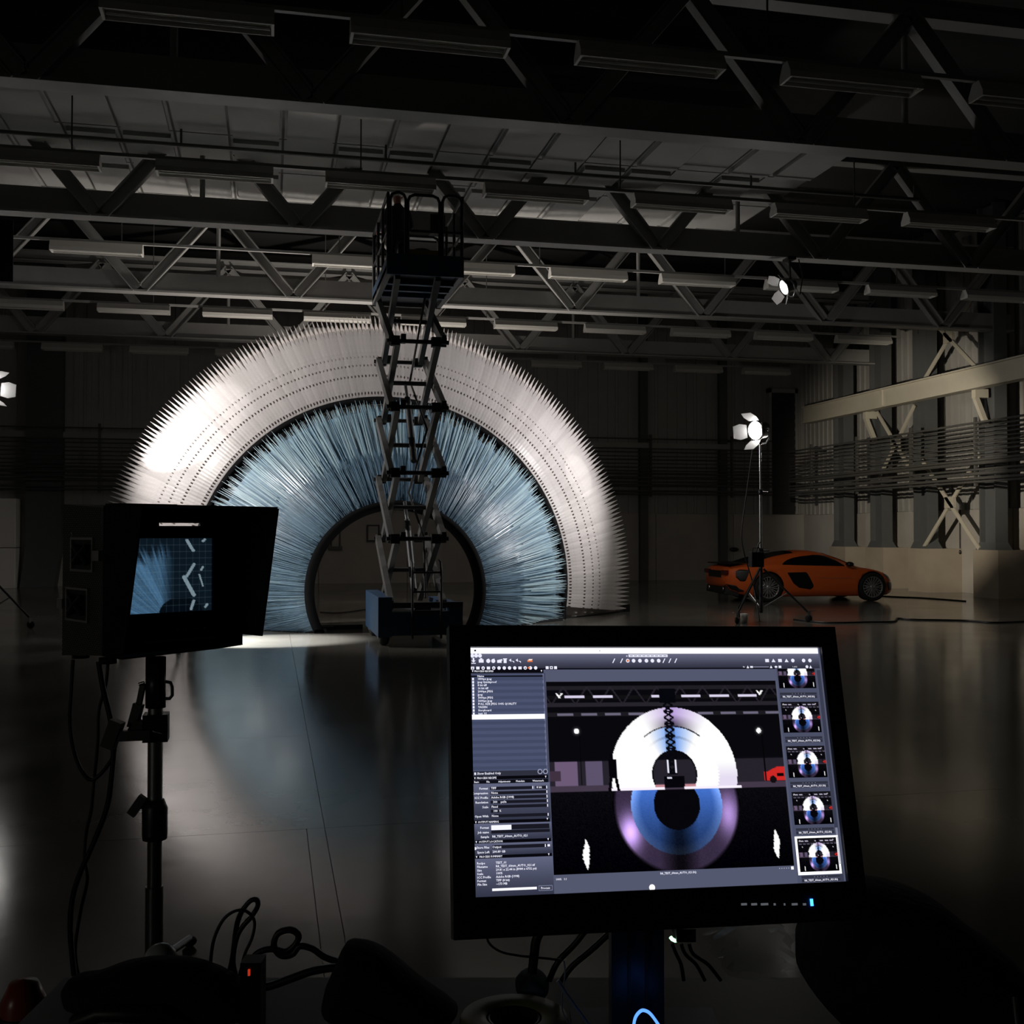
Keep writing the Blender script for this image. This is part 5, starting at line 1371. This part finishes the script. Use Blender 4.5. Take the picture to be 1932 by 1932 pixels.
# stand column and base
TZ = 0.92
PB = SM @ Vector((S(1197, 1745)[0], -.205, -.03)); pb2 = Vector((PB.x + camF.x * .02, PB.y + camF.y * .02, 0))
M['standblue'] = material('stand_blue_led_tint', (0.03, 0.045, 0.07), 0.35, metal=0.3)  # blue LED light put into the stand colour
def camxy(x, z): return camR * x + camF * z
pbx = (1197 - 966) / F * 1.53
def slabc(x0, x1, z0, z1, h0, h1): return [camxy(x0, z0) + Vector((0, 0, h0)), camxy(x1, z0) + Vector((0, 0, h0)), camxy(x1, z1) + Vector((0, 0, h0)), camxy(x0, z1) + Vector((0, 0, h0)), camxy(x0, z0) + Vector((0, 0, h1)), camxy(x1, z0) + Vector((0, 0, h1)), camxy(x1, z1) + Vector((0, 0, h1)), camxy(x0, z1) + Vector((0, 0, h1))]
ms = thing('monitor_pedestal', 'blue-lit pedestal carrying the large computer monitor', 'stand', camxy(pbx, 1.55) + Vector((0, 0, TZ)))
MB().hexa(slabc(pbx - .036, pbx + .036, 1.50, 1.545, TZ, 1.18)).build('column', M['standblue'], ms)
m = MB()
for q in (-.012, .012): m.hexa(slabc(pbx + q - .002, pbx + q + .002, 1.495, 1.50, TZ + .03, 1.15))
m.build('column_rib', M['black'], ms)
MB().hexa(slabc(pbx - .085, pbx + .13, 1.42, 1.66, TZ, TZ + .012)).build('foot_plate', M['standblue'], ms)
MB().hexa(slabc(pbx - .03, pbx + .03, 1.535, 1.60, 1.10, 1.22)).build('tilt_bracket', M['black'], ms)

# ---------------------------------------------------------------- the cart and what lies on it
ct = thing('equipment_cart', 'black equipment cart under the computer monitor at the bottom of the frame', 'cart', camxy(.1, 1.45))
MB().hexa(slabc(-.735, 1.0, 1.05, 1.80, TZ - .03, TZ)).build('cart_top', M['black'], ct)
for x0 in (-.72, .95):
    for z0 in (1.08, 1.74):
        MB().hexa(slabc(x0, x0 + .04, z0, z0 + .04, .1, TZ - .03)).build('leg', M['darksteel'], ct)
        MB().lathe([(0, -.02), (.045, -.02), (.05, 0), (.045, .02), (0, .02)], camxy(x0 + .02, z0 + .02) + Vector((0, 0, .05)), camR, 14).build('caster', M['rubber'], ct)
MB().hexa(slabc(-.72, .98, 1.08, 1.78, .30, .33)).build('lower_shelf', M['black'], ct)

def lump(name, label, cat, outline, z, depth, mt, seed=0, extra=None):
    """Soft bag-like body: an outline in metres (x right, height), rounded in depth with creases."""
    g = np.random.default_rng(seed)
    cx_ = sum(p[0] for p in outline) / len(outline)
    t = thing(name, label, cat, camxy(cx_, z) + Vector((0, 0, TZ)))
    N = len(outline); vs = []; fs = []; rings = 7
    mid = (cx_, min(p[1] for p in outline))
    for k in range(rings):
        a = -PI / 2 + PI * k / (rings - 1); sc_ = 0.72 + 0.28 * math.cos(a)
        for (x, h) in outline:
            n_ = float(g.normal(0, .003))
            hh = max(TZ + .001, mid[1] + (h - mid[1]) * (sc_ + n_))
            vs.append(camxy(cx_ + (x - cx_) * (sc_ + n_), z + depth / 2 * math.sin(a)) + Vector((0, 0, hh)))
    for k in range(rings - 1):
        for i in range(N): fs.append((k * N + i, k * N + (i + 1) % N, (k + 1) * N + (i + 1) % N, (k + 1) * N + i))
    fs += [tuple(range(N - 1, -1, -1)), tuple((rings - 1) * N + i for i in range(N))]
    m = MB().add(vs, fs, True); b = m.build('body', mt, t)
    b.modifiers.new('soft', 'SUBSURF').render_levels = 1; b.modifiers['soft'].levels = 1
    return t
def OL(pts, z): return [((x - 966) / F * z, HC - (y - 1006) / F * z) for x, y in pts]
b1 = lump('camera_bag', 'low black padded camera bag on the cart at lower left', 'bag', OL([(118, 1895), (124, 1850), (140, 1832), (175, 1836), (215, 1816), (270, 1802), (360, 1802), (420, 1822), (470, 1850), (500, 1890), (520, 1905)], 1.60), 1.60, .10, M['blackmatt'], 1)
MB().tube([camxy(-.62, 1.555) + Vector((0, 0, .955)), camxy(-.58, 1.54) + Vector((0, 0, .975)), camxy(-.50, 1.54) + Vector((0, 0, .975)), camxy(-.46, 1.555) + Vector((0, 0, .955))], .012, 8).build('carry_strap', M['black'], b1)
b2 = lump('equipment_case', 'black slanting soft equipment case on the cart left of the monitor pedestal', 'bag', OL([(590, 1915), (618, 1850), (640, 1800), (652, 1768), (670, 1772), (700, 1775), (740, 1800), (790, 1845), (850, 1885), (900, 1915)], 1.55), 1.55, .12, M['blackmatt'], 2)
MB().bar(camxy(-.215, 1.492) + Vector((0, 0, 1.0)), camxy(-.10, 1.492) + Vector((0, 0, .955)), .012, .008).build('zip', M['darksteel'], b2)
b3 = lump('rucksack', 'large black rucksack standing on the cart at lower right', 'bag', OL([(1500, 1920), (1512, 1780), (1545, 1700), (1600, 1668), (1650, 1662), (1720, 1678), (1775, 1698), (1810, 1730), (1850, 1762), (1890, 1780), (1915, 1840), (1925, 1920)], 1.60), 1.60, .34, M['blackmatt'], 3)
MB().tube([camxy(.62, 1.44) + Vector((0, 0, .93)), camxy(.63, 1.42) + Vector((0, 0, .97)), camxy(.655, 1.42) + Vector((0, 0, 1.01)), camxy(.66, 1.44) + Vector((0, 0, 1.04))], .004, 6).build('zip_pull', M['steel'], b3)
M['dome'] = material('frosted_dome', (0.5, 0.52, 0.55), 0.3)
dm = W(303, 1797, 1.72)
dt = thing('dome_lamp', 'small frosted white dome behind the camera bag', 'lamp', (dm.x, dm.y, TZ))
MB().lathe([(0, 0), (.02, 0), (.02, dm.z - TZ - .01), (0, dm.z - TZ - .01)], (dm.x, dm.y, TZ), (0, 0, 1), 14).build('neck', M['black'], dt)
MB().ball((dm.x, dm.y, dm.z - .008), .025, .025, .022, 16, 10).build('dome', M['dome'], dt)
M['ledred'] = material('red_led', (0.5, 0.02, 0.01), 0.3, emit=(0.9, 0.06, 0.02), estr=0.45)
M['ledgreen'] = material('green_led', (0.3, 0.9, 0.5), 0.3, emit=(0.45, 1.0, 0.55), estr=2.6)
M['redglass'] = material('dull_red_plastic', (0.30, 0.05, 0.03), 0.3)
rp_ = W(45, 1853, 1.75)
rb = thing('red_bottle', 'dull red round bottle top at the lower left edge', 'bottle', (rp_.x, rp_.y, TZ - .3))
MB().lathe([(0, 0), (.035, 0), (.035, rp_.z - TZ + .27), (.022, rp_.z - TZ + .30), (0, rp_.z - TZ + .305)], (rp_.x, rp_.y, TZ - .3), (0, 0, 1), 18).build('shell', M['redglass'], rb)
MB().lathe([(.034, 0), (.037, 0), (.037, .012), (.034, .012)], (rp_.x, rp_.y, rp_.z - .06), (0, 0, 1), 18).build('collar', M['black'], rb)
# cable loops rising from the cart
def WC3(pts, z): return [W(x, y, z) for x, y in pts]
cable('tall thick loop of black cable on the cart left of centre', WC3([(430, 1850), (440, 1800), (446, 1750), (455, 1722), (472, 1700), (484, 1698), (486, 1710), (474, 1730), (458, 1748), (446, 1772), (440, 1815), (450, 1860)], 1.68), .0042)
cable('wide thin loop of black cable around the tall loop', WC3([(396, 1840), (400, 1790), (408, 1760), (424, 1732), (446, 1718), (466, 1720), (480, 1738), (476, 1768), (462, 1800), (452, 1840)], 1.66), .0026)
cable('small round coil of black cable standing on the cart', WC3([(470, 1815), (488, 1797), (512, 1790), (540, 1795), (560, 1778), (562, 1762), (546, 1754), (524, 1762), (517, 1784), (530, 1802), (552, 1800), (566, 1785), (590, 1790), (612, 1805), (640, 1815)], 1.66), .0052)
cable('black cable bundle trailing right from the round coil', WC3([(440, 1862), (500, 1862), (550, 1846), (590, 1832), (640, 1826), (690, 1840)], 1.6), .006)
cable('black cable sagging below the left half of the computer monitor', WC3([(918, 1755), (922, 1778), (944, 1795), (980, 1803), (1030, 1808), (1060, 1812)], 1.62), .002)
cable('thick black cable rising behind the monitor pedestal', WC3([(1036, 1850), (1052, 1815), (1085, 1780), (1110, 1748)], 1.66), .005)
cable('second black cable rising beside the monitor pedestal', WC3([(1060, 1850), (1080, 1822), (1118, 1790), (1150, 1760)], 1.66), .005)
cable('black cable hanging down under the middle of the computer monitor', WC3([(1022, 1752), (1012, 1772), (1008, 1800), (1004, 1835)], 1.64), .008)
for k, (x0, x1, w_) in enumerate(((1268, 1290, 'first'), (1285, 1330, 'second'), (1300, 1360, 'third'))):
    cable(f'black lead drooping from the green-lit hub, {w_} from the pedestal', WC3([(x0, 1780), (x0 + 8, 1800), ((x0 + x1) / 2 + 6, 1820), (x1, 1850)], 1.60), .003)
M['bluelight'] = material('blue_lit_cable', (0.10, 0.3, 0.9), 0.3, emit=(0.10, 0.30, 1.0), estr=1.6)
M['greycable'] = material('pale_grey_cable', (0.35, 0.38, 0.45), 0.5)
cable('glowing blue cable arching up at the bottom of the frame', WC3([(1194, 1950), (1198, 1922), (1208, 1908), (1218, 1907), (1230, 1916), (1250, 1945)], 1.42), .0022, M['bluelight'])
cable('pale grey cable curving down left of the monitor pedestal', WC3([(1052, 1850), (1066, 1872), (1086, 1900), (1108, 1930), (1120, 1945)], 1.50), .0028, M['greycable'])
cable('thin pale cable hanging beside the grey cable', WC3([(1064, 1812), (1066, 1840), (1060, 1880), (1062, 1910), (1075, 1935)], 1.50), .0012, M['greycable'])
hb = thing('usb_hub', 'small black hub with a green light under the computer monitor', 'hub', W(1288, 1752, 1.56))
MB().hexa(slabc((1270 - 966) / F * 1.56, (1306 - 966) / F * 1.56, 1.54, 1.60, HC - (1762 - 1006) / F * 1.56, HC - (1738 - 1006) / F * 1.56)).build('body', M['black'], hb)
MB().tube(WC3([(1265, 1768), (1268, 1772), (1274, 1775), (1279, 1774)], 1.535), .0026, 8).build('green_light', M['ledgreen'], hb)
MB().rod(W(1290, 1745, 1.58), W(1286, 1725, 1.56), .004).build('lead', M['black'], hb)
l_ = W(470, 1834, 1.46)
rl = thing('charger', 'small black charger with a red light in front of the camera bag', 'charger', (l_.x, l_.y, TZ))
MB().hexa([Vector((l_.x, l_.y, 0)) + camR * a + camF * b + Vector((0, 0, h)) for h in (TZ, l_.z + .012) for a, b in ((-.012, -.0), (.016, -.0), (.016, .03), (-.012, .03))]).build('case', M['black'], rl)
MB().hexa([Vector((l_.x, l_.y, 0)) + camR * a + camF * b + Vector((0, 0, h)) for h in (l_.z - .004, l_.z + .004) for a, b in ((-.0012, -.003), (.0016, -.003), (.0016, 0), (-.0012, 0))]).build('red_light', M['ledred'], rl)
# yellowish tape roll, blue cloth, clear plastic bag
M['yellowish'] = material('olive_yellow_tape', (0.20, 0.19, 0.07), 0.5)
M['bluecloth'] = material('dusty_blue_cloth', (0.10, 0.14, 0.19), 0.9)
tpc = W(970, 1868, 1.52); 
tp = thing('tape_roll', 'large olive yellow roll of tape lying on the cart', 'tape', (tpc.x, tpc.y, TZ))
h_ = .055
MB().lathe([(.040, 0), (.074, 0), (.076, .004), (.076, h_ - .004), (.074, h_), (.040, h_), (.038, h_ - .004), (.038, .004), (.040, 0)], (tpc.x, tpc.y, TZ), (0, 0, 1), 36).build('roll', M['yellowish'], tp)
MB().lathe([(.034, .001), (.038, .001), (.038, h_ - .002), (.034, h_ - .002), (.034, .001)], (tpc.x, tpc.y, TZ), (0, 0, 1), 36).build('core', M['black'], tp)
q = W(1000, 1838, 1.62)
lump('blue_cloth', 'crumpled dusty blue cloth behind the tape roll', 'cloth', OL([(960, 1862), (978, 1836), (1005, 1825), (1030, 1838), (1046, 1862)], 1.66), 1.66, .08, M['bluecloth'], 5)
M['clear'] = material('clear_plastic_film', (0.55, 0.56, 0.58), 0.12, spec=0.8)
ntc = M['clear'].node_tree
tr_ = ntc.nodes.new('ShaderNodeBsdfTransparent'); mxs = ntc.nodes.new('ShaderNodeMixShader'); mxs.inputs[0].default_value = 0.84
ntc.links.new(ntc.nodes['Principled BSDF'].outputs[0], mxs.inputs[1]); ntc.links.new(tr_.outputs[0], mxs.inputs[2]); ntc.links.new(mxs.outputs[0], ntc.nodes['Material Output'].inputs['Surface'])
g = np.random.default_rng(9)
vs = []; fs = []
nU, nV = 12, 14
for j in range(nV + 1):
    v = j / nV
    for i in range(nU):
        a = 2 * PI * i / nU
        r_ = (.028 + .030 * math.sin(PI * min(1, v * 1.15)) + .012 * v) * (1 + .22 * float(g.normal()))
        c = W(1424 - 8 * v, 1842 - 118 * v, 1.66)
        p = c + camR * (r_ * math.cos(a)) + camF * (r_ * .6 * math.sin(a)); vs.append(p)
for j in range(nV):
    for i in range(nU): fs.append((j * nU + i, j * nU + (i + 1) % nU, (j + 1) * nU + (i + 1) % nU, (j + 1) * nU + i))
cb_ = W(1424, 1842, 1.66)
pbag = thing('plastic_bag', 'crumpled clear plastic bag under the right half of the computer monitor', 'bag', (cb_.x, cb_.y, TZ))
MB().add(vs, fs, True).build('film', M['clear'], pbag)
